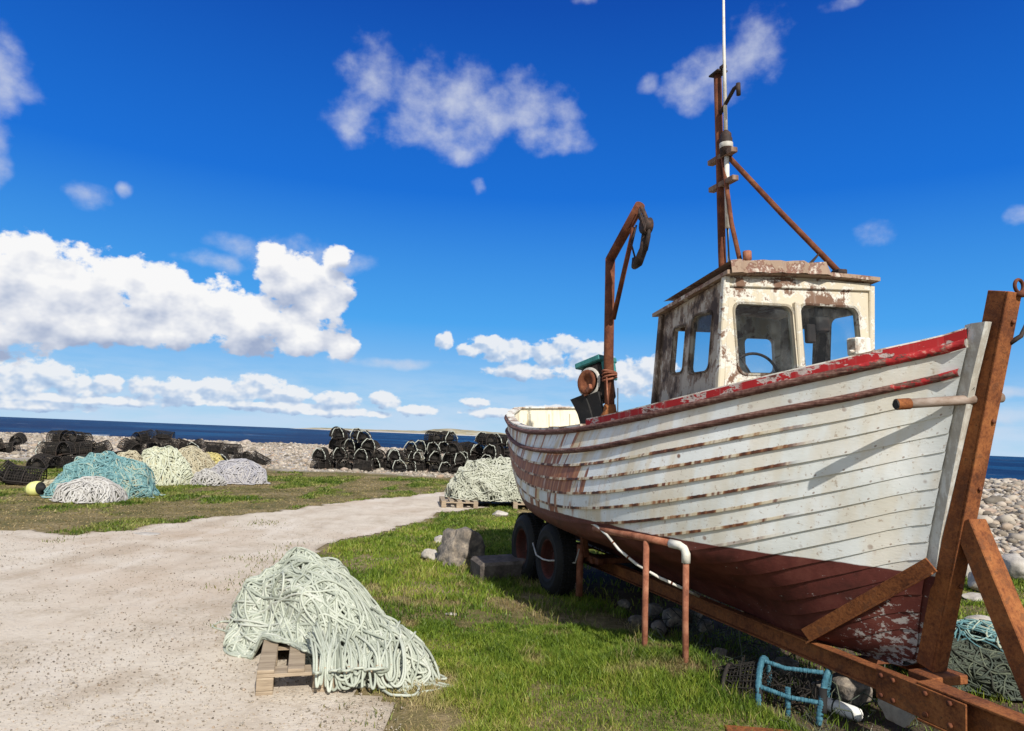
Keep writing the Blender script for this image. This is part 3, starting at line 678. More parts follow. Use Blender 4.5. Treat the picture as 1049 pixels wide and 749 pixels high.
for x in (-4.9, -3.45):
    for s in (-1, 1): mb = MB(); mb.beam((x, s * .54, .44), (x, s * .58, .66), .06, .06, (1, 0, 0)); mb.beam((x - .15, s * .565, .67), (x + .2, s * .565, .70), .1, .05); mb.build('bilge_support', M['rust_dark'], trl)
MB().beam((.02, -.13, .37), (.02, .13, .37), .16, .05).build('base_plate', M['rust'], trl)
MB().beam((-.12, -.291, .315), (.42, -.285, .305), .010, .165).build('splice_plate', M['rust'], trl)
for bx0 in (-.08, .0, .2, .34):
    for bz in (.26, .365): MB().revolve([(0, -.012), (.014, -.012), (.014, .0), (0, .0)], (bx0, -.297, bz), 1, 6).build('bolt', M['rust_dark'], trl)
MB().ibeam((.121, -.215, .302), (1.5, -.14, .272), .12, .2, .014).build('drawbar', M['rust'], trl)
# bow post: channel section, web forward, flanges running back to the stem
p0 = A([.03, 0., .40]); p1 = A([.515, 0., 2.447]); ax = (p1 - p0) / np.linalg.norm(p1 - p0)
nf = np.cross(A([0, 1., 0]), ax); nf = nf if nf[0] > 0 else -nf
mb = MB(); mb.beam(p0 + nf * .0, p1 + nf * .0, .10, .014, nf, .003)
for s in (-1, 1): mb.beam(p0 + A([0, s * .0445, 0]) - nf * .058, p1 + A([0, s * .0445, 0]) - nf * .058, .011, .10, nf, .003)
post = mb.build('bow_post', M['rust'], trl)
for s in (-1, 1): MB().add([p0 + A([.0, s * .056, .0]), p0 + A([.16, s * .056, .0]), p0 + ax * .17 + A([.0, s * .056, 0]), p0 + A([.0, s * .064, .0]), p0 + A([.16, s * .064, .0]), p0 + ax * .17 + A([.0, s * .064, 0])], [[0, 1, 2], [3, 5, 4]], 0, False).more([[0, 3, 4, 1], [1, 4, 5, 2], [2, 5, 3, 0]], 0, 0, False) if False else None
for f_ in (.5, 1.05, 1.42, 1.95): MB().revolve([(0, 0), (.013, 0), (.013, .011), (0, .011)], tuple(p0 + ax * f_ + nf * .007 + A([0, .02, 0])), 0, 6).build('bolt', M['rust_dark'], post)
MB().beam(p0 + ax * 1.75 - nf * .06, p0 + ax * 2.0 - nf * .055, .06, .05, nf, .006).build('timber_pad', M['wood_brown'], post)
a = np.linspace(0, 2 * PI, 24, endpoint=False)
mb = MB(); mb.tube(p1 + np.stack([.0 * a - .0, .035 + .03 * np.cos(a), .035 + .034 * np.sin(a)], -1), .009, 8, True); mb.revolve([(0, -.01), (.028, -.01), (.028, .012), (0, .012)], tuple(p1 + A([.0, .035, -.012])), 2, 10); mb.build('lifting_eye', M['rust_dark'], post)
MB().tube([p0 + ax * 1.84 + nf * .0 + A([0, .04, 0]), p0 + ax * 1.86 + A([.02, .09, .02]), p0 + ax * 1.9 + A([.02, .115, .05])], A([.014, .012, .006]), 8).build('hook', M['iron'], post)
cb = MB().tube([(.21, -.47, 1.85), (.35, .11, 1.912)], .026, 14).build('cross_bar', M['old_pipe'], post)
MB().tube([(.2097, -.472, 1.8498), (.227, -.40, 1.8575)], .030, 14, cap=False).build('rusty_sleeve', M['rust'], cb)
MB().revolve([(0, 0), (.024, 0)], (.2094, -.4735, 1.8496), 1, 14).build('bore_shade', M['rubber'], cb)  # flat black disc on the closed end, painting the shade of a hollow bore
mb = MB(); mb.beam((.215, .02, 1.24), (.62, .02, .33), .125, .11, (1, 0, .4), .005); mb.build('front_brace', M['rust'], trl)
mb = MB(); s0 = A([-.655, -.305, .425]); s1 = A([.125, -.15, 1.0]); mb.beam(s0, s1, .012, .085, (0, -.25, 1), .002); mb.beam(s0 + A([0, .012, -.042]), s1 + A([0, .012, -.042]), .05, .01, (0, -.25, 1), .002); mb.build('angle_strut', M['rust'], trl)
def wheel(x, s):
    prof = [(.20, -.10), (.222, -.112), (.232, -.119), (.242, -.114), (.28, -.118), (.297, -.121), (.305, -.115), (.345, -.095), (.37, -.05), (.372, 0), (.37, .05), (.345, .095), (.30, .115), (.235, .115), (.20, .10)]
    ty = MB().revolve(prof, (0, 0, 0), 1, 40); 
    for q in np.arange(64) * 2 * PI / 64:
        for yy in (-.062, .0, .062):
            R_ = np.eye(4); R_[:3, :3] = A(Matrix.Rotation(q + yy * 1.5, 3, 'Y')); ty.box((.366, yy - .022, -.011), (.381, yy + .022, .011), .003, 0, R_)
    w = ty.build('wheel', M['rubber'], trl, (x, s * .69, .355))
    rm = MB().revolve([(.205, -.1), (.19, -.1), (.18, -.06), (.17, .02), (.1, .03), (.09, -.01), (.05, -.03), (0, -.03)], (0, 0, 0), 1, 32)
    for k in range(5):
        an = k * 2 * PI / 5; rm.revolve([(0, -.02), (.012, -.02), (.012, .02), (0, .02)], (.11 * math.cos(an), 0, .11 * math.sin(an)), 1, 6)
    r = rm.build('rim', M['rim_red'], w)
    if s > 0: r.rotation_euler = (0, 0, PI)
    return w
for x in (-3.85, -4.66):
    for s in (-1, 1): wheel(x, s)
MB().tube([(-3.46, -.60, .06), (-3.46, -.6, .56)], .035, 10).build('jack_leg', M['rust_pipe'], trl)
# ------------------------------------------------------------------ terrain
_XF = A([-90, -10, 0, 3, 5, 7, 9, 14, 40, 90]); _FT = A([25, 25, 25, 19, 13, 9.6, 8.8, 7.5, 6, 5]); _RG = A([48, 47, 44, 36, 28, 20, 17.5, 15, 13, 12]); _ZR = A([.5, .5, .47, .55, .7, .9, .95, 1, 1, 1])
def beach(X, Y):
    ft = np.interp(X, _XF, _FT); rg = np.interp(X, _XF, _RG); return (Y - ft) / (rg - ft), rg
def height(X, Y):
    X = np.asarray(X, float); Y = np.asarray(Y, float)
    t, rg = beach(X, Y); zr = np.interp(X, _XF, _ZR)
    z = zr * smoothstep(0, 1, t) * (1 - .0) - .12 * np.maximum(Y - rg - 1.5, 0)
    bx_, by_ = BASE[0] - 1.3 * FW[0] - .93 * PT[0], BASE[1] - 1.3 * FW[1] - .93 * PT[1]; z = z + .16 * np.exp(-((X - bx_)**2 + (Y - by_)**2) / (2 * .42**2))
    z = z + .12 * (fbm(X * .35, Y * .35, 3) - .5) * smoothstep(0, .3, t)
    return np.maximum(z, -7)
def inpoly(x, y, P):
    P = A(P); ins = np.zeros(np.shape(x), bool); j = len(P) - 1
    for i in range(len(P)):
        xi, yi = P[i]; xj, yj = P[j]
        c = ((yi > y) != (yj > y)) & (x < (xj - xi) * (y - yi) / (yj - yi + 1e-12) + xi); ins ^= c; j = i
    return ins
track_far = [(-60, 541), (0, 541), (30, 542), (70, 546), (120, 543), (170, 537), (240, 529), (300, 521), (360, 514), (430, 506), (470, 500.5), (520, 498), (600, 496)]
track_near = [(640, 506), (560, 513), (505, 518), (475, 524), (440, 533), (400, 542), (365, 551), (335, 560), (312, 575), (318, 600), (330, 640), (352, 672), (368, 690), (380, 705), (395, 716), (418, 728), (404, 738), (432, 748), (410, 762), (440, 785), (415, 810)]
TRACK = [(-16., 9.2)] + [G2(*q) for q in track_far] + [G2(*q) for q in track_near] + [(-.25, 2.4), (.1, 1.6), (.4, -4), (-16, -4)]

# ------------------------------------------------------------------ ground sheet
def ground_mat():
    m, t, out = new_mat('turf_soil_and_shingle'); p = pos(t, True); cob = t.attr('cob')
    n1 = t.noise(p, .9, 5, .6); n2 = t.noise(p, 9., 6, .65); n3 = t.noise(p, 60., 3, .6)
    f = t.math('ADD', t.math('MULTIPLY', n1, .45), t.math('ADD', t.math('MULTIPLY', n2, .4), t.math('MULTIPLY', n3, .15)))
    soil = t.ramp(f, [(.32, (.045, .05, .016)), (.42, (.1, .095, .035)), (.52, (.19, .15, .07)), (.64, (.34, .26, .15))])
    v = t('ShaderNodeTexVoronoi', None, i_Vector=p, i_Scale=3.2); v2 = t('ShaderNodeTexVoronoi', None, i_Vector=p, i_Scale=7.)
    st = t.ramp(v.outputs[1], [(.0, (.28, .24, .2)), (.4, (.42, .38, .33)), (.7, (.5, .46, .41)), (1., (.36, .25, .18))])
    st = t.mix(t.sstep(.25, .0, v2.outputs[0]), st, (.5, .47, .42))
    col = t.mix(cob, soil, st)
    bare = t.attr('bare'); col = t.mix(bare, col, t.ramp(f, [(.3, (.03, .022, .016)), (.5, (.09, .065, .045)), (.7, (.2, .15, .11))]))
    h = t.math('ADD', t.math('MULTIPLY', n2, .5), t.math('MULTIPLY', n3, .4))
    h = t.math('SUBTRACT', h, t.math('MULTIPLY', t.math('MULTIPLY', v.outputs[0], cob), 3.))
    finish(t, out, col, .95, h, .8, .04, .1); return m
def axis_pts(segs):
    r = []
    for a, b, n in segs: r += list(np.linspace(a, b, n, endpoint=False))
    return A(r + [segs[-1][1]])
gx = axis_pts([(-400, -80, 16), (-80, -20, 60), (-20, -4, 64), (-4, 9, 130), (9, 24, 60), (24, 90, 40), (90, 400, 14)])
gy = axis_pts([(-60, 0, 20), (0, 3, 12), (3, 12, 90), (12, 60, 160), (60, 130, 24)])
X, Y = np.meshgrid(gx, gy, indexing='ij'); Z = height(X, Y)
t_, _ = beach(X, Y); cobw = smoothstep(.0, .16, t_ + .35 * (fbm(X * .5, Y * .5) - .5))
d_ = A([X - BASE[0], Y - BASE[1]]); lx = d_[0] * FW[0] + d_[1] * FW[1]; ly = d_[0] * PT[0] + d_[1] * PT[1]
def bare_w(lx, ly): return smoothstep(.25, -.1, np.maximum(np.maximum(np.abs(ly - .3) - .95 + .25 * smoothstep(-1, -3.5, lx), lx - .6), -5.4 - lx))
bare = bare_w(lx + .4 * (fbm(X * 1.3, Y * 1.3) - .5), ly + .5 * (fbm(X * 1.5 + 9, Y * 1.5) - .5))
Z = Z - .05 * bare * (fbm(X * 2, Y * 2) - .2)
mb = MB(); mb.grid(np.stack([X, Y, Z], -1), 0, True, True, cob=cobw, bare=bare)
gnd = tag(mb.build('ground', ground_mat()), kind='structure')

# gravel track: ragged-edged sheet a few mm above the turf
def track_mat():
    m, t, out = new_mat('pale_gravel_track'); p = pos(t, True)
    n0 = t.noise(p, .35, 4, .6); n1 = t.noise(p, 1.7, 6, .65); n2 = t.noise(p, 22., 5, .7); n3 = t.noise(p, 110., 3, .6)
    f = t.math('ADD', t.math('MULTIPLY', n1, .5), t.math('ADD', t.math('MULTIPLY', n2, .32), t.math('MULTIPLY', n3, .18)))
    c = t.ramp(f, [(.3, (.27, .215, .155)), (.40, (.45, .375, .285)), (.5, (.585, .505, .405)), (.68, (.68, .605, .5))])
    c = t.mix(t.math('MULTIPLY', t.sstep(.45, .7, n0), .5), c, (.46, .335, .23))
    v = t('ShaderNodeTexVoronoi', None, i_Vector=p, i_Scale=34.)
    peb = t.math('MULTIPLY', t.sstep(.32, .2, v.outputs[0]), t.sstep(.5, .62, t.noise(p, 2.6, 3)))
    c = t.mix(t.math('MULTIPLY', peb, .55), c, t.mix(v.outputs[1], (.2, .17, .14), (.6, .55, .49)))
    wr = t.noise(t.vmath('MULTIPLY', p, (1.6, .45, 1)), 1.1, 4, .6); c = t.mix(t.math('MULTIPLY', t.sstep(.52, .66, wr), .35), c, (.36, .27, .185)); c = t.mix(t.math('MULTIPLY', t.sstep(.46, .34, wr), .35), c, (.72, .65, .56))
    sk_ = t.noise(p, 75., 2, .5); c = t.mix(t.math('MULTIPLY', t.sstep(.62, .7, sk_), t.math('MULTIPLY', t.sstep(.45, .62, n1), .4)), c, (.2, .15, .11))
    e = t.attr('edge'); c = t.mix(t.math('MULTIPLY', e, .75), c, (.2, .145, .085))
    h = t.math('ADD', t.math('MULTIPLY', n2, .8), t.math('ADD', t.math('MULTIPLY', n3, .5), t.math('MULTIPLY', peb, .3)))
    finish(t, out, c, .95, h, .7, .015, .1); return m
tx = np.arange(-16, 3, .09); ty_ = np.concatenate([np.arange(-4, 3, .25), np.arange(3, 27, .09)])
X, Y = np.meshgrid(tx, ty_, indexing='ij')
wob = lambda X, Y, k: k * (fbm(X * 1.2 + 3, Y * 1.2, 4) - .5) + .12 * (vnoise(X * 5, Y * 5) - .5) + .3 * (fbm(X * 3.1 + 8, Y * 3.1, 3) - .5)
I = inpoly(X + wob(X, Y, .9), Y + wob(X + 40, Y + 7, .9), TRACK)
I2 = inpoly(X + wob(X, Y, .9) * 1.0, Y + wob(X + 40, Y + 7, .9), TRACK)
K = I.astype(float)
for _ in range(4):
    q = K.copy(); q[1:-1, 1:-1] = (K[1:-1, 1:-1] * 2 + K[:-2, 1:-1] + K[2:, 1:-1] + K[1:-1, :-2] + K[1:-1, 2:]) / 6; K = q
Zt = height(X, Y) * 0 + .008 + .012 * (fbm(X * .8, Y * .8, 3) - .3) * (K > .95)
cell = I[:-1, :-1] & I[1:, :-1] & I[:-1, 1:] & I[1:, 1:]
idx = np.arange(X.size).reshape(X.shape); F = np.stack([idx[:-1, :-1][cell], idx[1:, :-1][cell], idx[1:, 1:][cell], idx[:-1, 1:][cell]], 1)
u, inv = np.unique(F.ravel(), return_inverse=True)
mb = MB(); mb.add(np.stack([X, Y, np.maximum(Zt, .005)], -1).reshape(-1, 3)[u], inv.reshape(-1, 4), 0, True, edge=(1 - smoothstep(.5, 1., K)).ravel()[u])
tag(mb.build('gravel_track', track_mat()), kind='structure')
TRK = K
def on_track(x, y):
    i = np.clip(((x - tx[0]) / .09).astype(int), 0, len(tx) - 1); j = np.clip(np.searchsorted(ty_, y), 0, len(ty_) - 1); 
    return np.where((x > tx[0]) & (x < tx[-1]) & (y < ty_[-1]) & (y > -4), TRK[i, j], 0)

# ------------------------------------------------------------------ sea and far shore
def sea_mat():
    m, t, out = new_mat('sea_water'); p = pos(t, True)
    n = t.noise(t.scalev(p, (.3, .22, 1)), .11, 8, .72); n2 = t.noise(t.scalev(p, (.3, 1., 1)), .6, 5, .65)
    n3 = t.noise(t.scalev(p, (.35, .3, 1)), .012, 9, .74)
    c = t.mix(t.sstep(.35, .65, n), (.003, .013, .05), (.007, .045, .125)); c = t.mix(t.sstep(.45, .56, n3), t.mix(.6, c, (.003, .018, .06)), t.mix(.7, c, (.01, .085, .19)))
    fo = t.sstep(.62, .7, n); c = t.mix(t.math('MULTIPLY', fo, .6), c, (.6, .65, .7))
    h = t.math('ADD', t.math('MULTIPLY', n, 2.), t.math('MULTIPLY', n2, .6))
    b = finish(t, out, c, .55, h, .6, .8, .12); return m
sx = axis_pts([(-30000, -400, 20), (-400, 400, 40), (400, 30000, 20)]); sy = axis_pts([(20, 400, 60), (400, 4000, 30), (4000, 40000, 10)])
X, Y = np.meshgrid(sx, sy, indexing='ij')
tag(MB().grid(np.stack([X, Y, 0 * X - 2.6], -1), 0, True, True).build('sea', sea_mat()), kind='structure')
foam = new_mat('sea_foam'); finish(foam[1], foam[2], foam[1].ramp(foam[1].noise(pos(foam[1], True), .5, 4), [(.35, (.4, .47, .52)), (.6, (.8, .82, .83))]), .9)
def surf(pts, w, z=-2.59):
    mb = MB(); P = A([ground_at(x, y, z)[:2] for x, y in pts]); t = np.linspace(0, 1, 90); k = np.linspace(0, 1, len(P))
    x = np.interp(t, k, P[:, 0]); y = np.interp(t, k, P[:, 1]); n = fbm(t * 30, t * 0 + w, 4)
    ww = w * np.clip((n - .35) * 3, .03, 1) * np.sin(np.clip(t, .02, .98) * PI)**.5
    V = np.stack([np.stack([x, y - ww, 0 * x + z], -1), np.stack([x, y, 0 * x + z + .25], -1), np.stack([x, y + ww, 0 * x + z], -1)]); mb.grid(V, 0, True); return mb
mb = surf([(-60, 443.5), (0, 444.5), (40, 445.5), (65, 447.5)], 34.)
b2 = surf([(70, 447), (140, 451)], 12.); mb.v += b2.v; mb.f[4] += [f + mb.n for f in b2.f[4]]; mb.m[4] += b2.m[4]; mb.s[4] += b2.s[4]; mb.n += b2.n
tag(mb.build('surf', foam[0]), kind='structure')
def coast(name, D, pts, mat, depth=500.):
    """low shore at distance D given by outline pixels (x, y_top); real ridge with depth"""
    xs = np.linspace(pts[0][0], pts[-1][0], 160); yt = np.interp(xs, [p[0] for p in pts], [p[1] for p in pts])
    base = []; top = []
    for x, y in zip(xs, yt):
        d = ray(x, y); P = CAM + d * (D / d[1]); h = max(P[2], -1.5) + 3. * (fbm(A(x * .22), A(D)) - .5) * (P[2] > 2); top.append((P[0], D + depth * .5, h * (D + depth * .5) / D)); base.append((P[0], D, -2.7))
    base = A(base); top = A(top); mid = (base + top) / 2; mid[:, 2] = top[:, 2] * .55 - 1
    back = top + A([0, depth * .5, 0]); back[:, 2] = -2.7
    return tag(MB().grid(np.stack([base, mid, top, back]), 0, True, False).build(name, mat), kind='structure')
m, t, out = new_mat('distant_moor'); p = pos(t, True); sp = t('ShaderNodeSeparateXYZ', None, i_0=p)
c = t.ramp(t.noise(t.scalev(p, (1, 1, 4)), .012, 5, .6), [(.35, (.2, .19, .14)), (.5, (.36, .3, .17)), (.65, (.42, .4, .33))]); c = t.mix(t.sstep(4., .0, sp.outputs[2]), c, (.5, .47, .42)); finish(t, out, c, .95)
coast('far_shore', 4200., [(322, 441.5), (330, 440.2), (340, 439.3), (352, 440.), (366, 440.2), (385, 441.2), (410, 441.8), (428, 440.8), (440, 439.6), (456, 438.8), (470, 440.), (490, 441.6), (510, 443), (535, 446), (545, 447)], m)
coast('far_headland', 7000., [(296, 438.6), (310, 438.), (322, 437.9), (345, 438.6), (380, 440), (420, 441), (440, 442)], m)
m2 = new_mat('white_sail'); finish(m2[1], m2[2], (.8, .8, .78), .8)

# ------------------------------------------------------------------ stones
def ico():
    import bmesh
    bm = bmesh.new(); bmesh.ops.create_icosphere(bm, subdivisions=2, radius=1.); V = A([v.co[:] for v in bm.verts]); F = A([[v.index for v in f.verts] for f in bm.faces]); 
    bm.free(); bm = bmesh.new(); bmesh.ops.create_icosphere(bm, subdivisions=1, radius=1.); V1 = A([v.co[:] for v in bm.verts]); F1_ = A([[v.index for v in f.verts] for f in bm.faces]); bm.free(); return V, F, V1, F1_
IV, IF, JV, JF = ico()
def rot_batch(n):
    q = rng.normal(size=(n, 4)); q /= np.linalg.norm(q, axis=1, keepdims=True); w, x, y, z = q.T
    return np.stack([np.stack([1 - 2 * (y * y + z * z), 2 * (x * y - z * w), 2 * (x * z + y * w)], -1), np.stack([2 * (x * y + z * w), 1 - 2 * (x * x + z * z), 2 * (y * z - x * w)], -1), np.stack([2 * (x * z - y * w), 2 * (y * z + x * w), 1 - 2 * (x * x + y * y)], -1)], 1)
def scatter_stones(mb, P, r, V0, F0, flat=.62, rough=.18, tone=None):
    n = len(P); m = len(V0)
    k = rng.normal(size=(8, 3)); nv = sum(np.sin(V0 @ (k[i] * 2.1) + i) for i in range(8)) / 8
    R = rot_batch(n); sc = np.stack([rng.uniform(.75, 1.35, n), rng.uniform(.7, 1.1, n), rng.uniform(.55, .95, n)], -1)
    V = V0[None] * sc[:, None] * (1 + rough * rng.normal(size=(n, 1, 1)) * nv[None, :, None] * 1.5 + .06 * rng.normal(size=(n, m, 1)))
    V = np.einsum('nij,nmj->nmi', R, V); V[..., 2] *= flat; V = V * r[:, None, None] + P[:, None]
    F = (F0[None] + (np.arange(n) * m)[:, None, None]).reshape(-1, 3)
    tn = rng.random(n) if tone is None else tone
    mb.add(V.reshape(-1, 3), F, 0, True, tone=np.repeat(tn, m)); return mb
def cobble_mat():
    m, t, out = new_mat('beach_cobbles'); v = t.attr('tone'); n = t.noise(pos(t, True), 6., 4, .6); n2 = t.noise(pos(t, True), 45., 3, .6)
    c = t.ramp(v, [(0, (.11, .09, .07)), (.2, (.25, .205, .155)), (.42, (.38, .325, .26)), (.64, (.49, .43, .35)), (.8, (.36, .26, .18)), (.93, (.58, .53, .46)), (1., (.3, .18, .12))])
    c = t.mix(t.math('MULTIPLY', t.sstep(.45, .7, n), .4), c, (.3, .27, .22)); c = t.mix(t.math('MULTIPLY', n2, .25), c, (.2, .18, .15))
    finish(t, out, c, .9, n2, .3, .01, .15); return m
M['cobble'] = cobble_mat()
mb = MB()
def cob_zone(n, xr, yr, r0, r1, V0, F0, tmin=-.02, slope=None):
    x = rng.uniform(*xr, n); y = rng.uniform(*yr, n); t, rg = beach(x, y)
    ok = (t > tmin + .22 * (fbm(x * .6, y * .6) - .35)) & (y < rg + 4)
    if slope: ok &= (x / y > slope[0]) & (x / y < slope[1])
    x, y = x[ok], y[ok]; r = rng.uniform(r0, r1, len(x)) * np.exp(.35 * rng.normal(size=len(x)))
    scatter_stones(mb, np.stack([x, y, height(x, y) + r * .12], -1), r, V0, F0)
cob_zone(46000, (4.5, 22), (8, 30), .035, .075, JV, JF, -.02, (.26, 1.15))
cob_zone(2000, (4.5, 18), (8, 26), .065, .115, IV, IF, .0, (.26, 1.15))
cob_zone(42000, (-46, 9), (22, 54), .04, .085, JV, JF, .04, (-1.0, .45))
cob_zone(1300, (-46, 9), (23, 54), .09, .16, JV, JF, .1, (-1.0, .45))
tag(mb.build('cobbles', M['cobble']), kind='stuff')
# loose gravel on the track
mb = MB(); n = 24000; d = 3.2 + 9 * rng.random(n)**1.7; a = rng.uniform(-.75, .05, n); x = a * d; y = d
ok = (on_track(x, y) > .6) & (fbm(x * 1.1, y * 1.1) + .35 * rng.random(n) > .56); x, y = x[ok], y[ok]; r = rng.uniform(.002, .006, len(x)) * np.exp(.35 * rng.normal(size=len(x)))
scatter_stones(mb, np.stack([x, y, .014 + r * .3], -1), r, JV[:], JF, .7, .15, rng.random(len(x)) * .85)
tag(mb.build('loose_gravel', M['cobble']), kind='stuff')

def rock(name, loc, size, label, cat='stone', mat='stone', seed=0, rz=0., squash=1., top=None, group=None):
    r = np.random.default_rng(seed); import bmesh
    bm = bmesh.new(); bmesh.ops.create_icosphere(bm, subdivisions=4, radius=1.); V = A([v.co[:] for v in bm.verts]); F = A([[v.index for v in f.verts] for f in bm.faces]); bm.free()
    # facet: clip by random planes, then roughen
    for _ in range(9):
        nn = r.normal(size=3); nn[2] *= .6; nn /= np.linalg.norm(nn); dd = r.uniform(.55, .85); e = np.maximum(V @ nn - dd, 0); V = V - e[:, None] * nn * .93
    k = r.normal(size=(14, 3)) * 5; ph = r.uniform(0, 6, 14); V = V * (1 + .022 * np.sin(V @ k.T + ph).sum(1) / 2)[:, None]
    V = V / np.abs(V).max(0) * A(size) / 2; V[:, 2] += size[2] * .5 * squash - .02
    o = MB().add(V, F, 0, True).build(name, M[mat], None, loc, (0, 0, rz)); o.data.set_sharp_from_angle(angle=math.radians(35))
    return tag(o, label, cat, group)
def gp(x, y, z=0.): p = ground_at(x, y, 0); return (p[0], p[1], z)
# standing stone: leaning four-sided block narrowing to the top
def standing_stone():
    import bmesh
    bm = bmesh.new(); bmesh.ops.create_cube(bm, size=1.); bmesh.ops.subdivide_edges(bm, edges=bm.edges[:], cuts=14, use_grid_fill=True)
    V = A([v.co[:] for v in bm.verts]); F = A([[v.index for v in f.verts] for f in bm.faces]); bm.free()
    z = V[:, 2] + .5; w = .52 - .20 * z + .07 * np.sin(3 * z); dpt = .36 - .1 * z
    P = np.stack([V[:, 0] * w + .05 * z * 0 - .0, V[:, 1] * dpt, z * (.46 - .05 * V[:, 0])], -1)
    P[:, 0] += .04 * z; nz = (fbm(P[:, 0] * 7 + P[:, 2] * 5, P[:, 1] * 7 + P[:, 2] * 6, 4) - .5); P += (V / np.linalg.norm(V, axis=1, keepdims=True)) * nz[:, None] * .13
    return tag(MB().add(P - A([0, 0, .05]), F, 0, True).build('standing_stone', M['stone'], None, gp(470, 577), (0, 0, math.radians(38))), 'upright brown stone block standing in the grass left of the trailer wheels', 'stone')
standing_stone()
slab = MB().box((-.3, -.22, -.06), (.3, .22, .2), .03).build('stone_block', M['shaded_stone'], None, gp(512, 590), (math.radians(2), math.radians(-2), math.radians(20)))
tag(slab, 'low dark rectangular block lying between the upright stone and the wheels', 'stone block')
rock('rock', gp(441, 574), (.24, .18, .17), 'small pale rock at the left foot of the upright stone', mat='stone_pale', seed=3)
rock('rock', gp(449, 556), (.2, .16, .13), 'small pale rock in the grass just behind the upright stone', mat='stone_pale', seed=4)
rock('rock', gp(462, 630), (.11, .07, .04), 'tiny white stone lying alone in the middle of the lawn', mat='stone_pale', seed=5)
rock('rock', gp(512, 529), (.34, .24, .14), 'pale rock beside the rope pallet near the boat stern', mat='stone_pale', seed=6)
rock('rock', gp(555, 525), (.3, .24, .12), 'grey rock half hidden behind the rear trailer wheel', mat='stone_pale', seed=16)
rock('rock', gp(921, 747), (.15, .24, .26), 'pointed tan stone leaning by the drawbar at the bottom of the photo', mat='stone_pale', seed=7, rz=.4)
rock('rock', gp(870, 722), (.34, .25, .22), 'broad brown rock under the side beam behind the white float', seed=8, rz=.7)
rock('rock', gp(905, 716), (.32, .28, .18), 'flat brown rock under the beam nearest the bow post', seed=9)
rock('rock', gp(838, 716), (.15, .13, .13), 'small round rock behind the blue creel', seed=10)
rock('rock', gp(805, 690), (.2, .16, .13), 'tan rock under the beam above the blue creel', seed=12)
rock('rock', gp(735, 676), (.16, .13, .11), 'tan stone in the grass just right of the pipe rail', mat='stone', seed=11)
for i, (x, y, s) in enumerate([(652, 640, .13), (668, 632, .18), (676, 648, .15), (690, 640, .2), (712, 634, .17), (724, 648, .16), (640, 622, .12)]):
    rock('rock', gp(x, y), (s * 1.2, s, s * .8), 'grey stone in the dark rubble under the boat', mat='stone', seed=20 + i, rz=i, group='rubble stones under the boat')
rock('rock', gp(587, 607), (.15, .1, .14), 'small white lump at the foot of the jack leg', cat='white stone', mat='white_foam', seed=31)
rock('rock', gp(150, 548), (.5, .3, .05), 'flat pale stone set in the track edge below the blue rope', mat='stone_pale', seed=32)
rock('boulder', gp(1012, 606), (.5, .4, .26), 'pale boulder at the foot of the shingle behind the bow brace', mat='stone_pale', seed=33)
rock('boulder', gp(1042, 594), (.6, .45, .36), 'larger pale boulder at the right edge of the shingle foot', mat='stone_pale', seed=34, rz=1)
rock('boulder', gp(990, 592), (.4, .35, .24), 'pale boulder seen between bow post and brace', mat='stone_pale', seed=35, rz=2)
for i, (x, y) in enumerate([(1008, 640), (1030, 622), (1003, 615)]):
    rock('rock', gp(x, y), (.34, .26, .1), ['flat white stone in the grass right of the bow post', 'flat white stone in the grass beyond the front brace', 'white stone lying just below the shingle'][i], mat='stone_pale', seed=40 + i)
# ------------------------------------------------------------------ grass
def grass_mat():
    m, t, out = new_mat('short_turf_grass'); v = t.attr('tone'); d = t.attr('dry')
    c = t.ramp(v, [(0, (.04, .075, .012)), (.3, (.1, .165, .02)), (.6, (.19, .265, .03)), (.85, (.3, .335, .05)), (1., (.4, .34, .12))])
    s = t.ramp(v, [(0, (.13, .09, .04)), (.5, (.34, .25, .12)), (1, (.5, .4, .22))]); c = t.mix(d, c, s)
    df = t('ShaderNodeBsdfDiffuse', i_Color=c); tr = t('ShaderNodeBsdfTranslucent', i_Color=c); gl = t('ShaderNodeBsdfGlossy', i_Color=(.5, .5, .4, 1), i_Roughness=.45)
    x = t('ShaderNodeMixShader', i_0=.32, i_1=df, i_2=tr); t.L.new(t('ShaderNodeMixShader', i_0=.03, i_1=x, i_2=gl), out.inputs[0]); return m
M['grass'] = grass_mat()
def blades(mb, x, y, z, h, w, tone, dry, lean=.5):
    n = len(x); a = rng.uniform(0, 2 * PI, n); la = rng.uniform(0, 2 * PI, n); l = h * lean * rng.uniform(.15, 1.3, n)
    dx, dy = np.cos(a) * w / 2, np.sin(a) * w / 2; ex, ey = np.cos(la) * l, np.sin(la) * l
    V = np.stack([np.stack([x - dx, y - dy, z], -1), np.stack([x + dx, y + dy, z], -1), np.stack([x + ex * .35 + dx * .8, y + ey * .35 + dy * .8, z + h * .6], -1), np.stack([x + ex * .35 - dx * .8, y + ey * .35 - dy * .8, z + h * .6], -1), np.stack([x + ex, y + ey, z + h], -1)], 1)
    b = mb.n; i = np.arange(n)[:, None] * 5
    mb.add(V.reshape(-1, 3), i + A([[0, 1, 2, 3]]), 0, True, tone=np.repeat(tone, 5), dry=np.repeat(dry, 5)); mb.more(i + A([[3, 2, 4]]), b, 0, True)
def lframe(x, y):
    dx, dy = x - BASE[0], y - BASE[1]; return dx * FW[0] + dy * FW[1], dx * PT[0] + dy * PT[1]
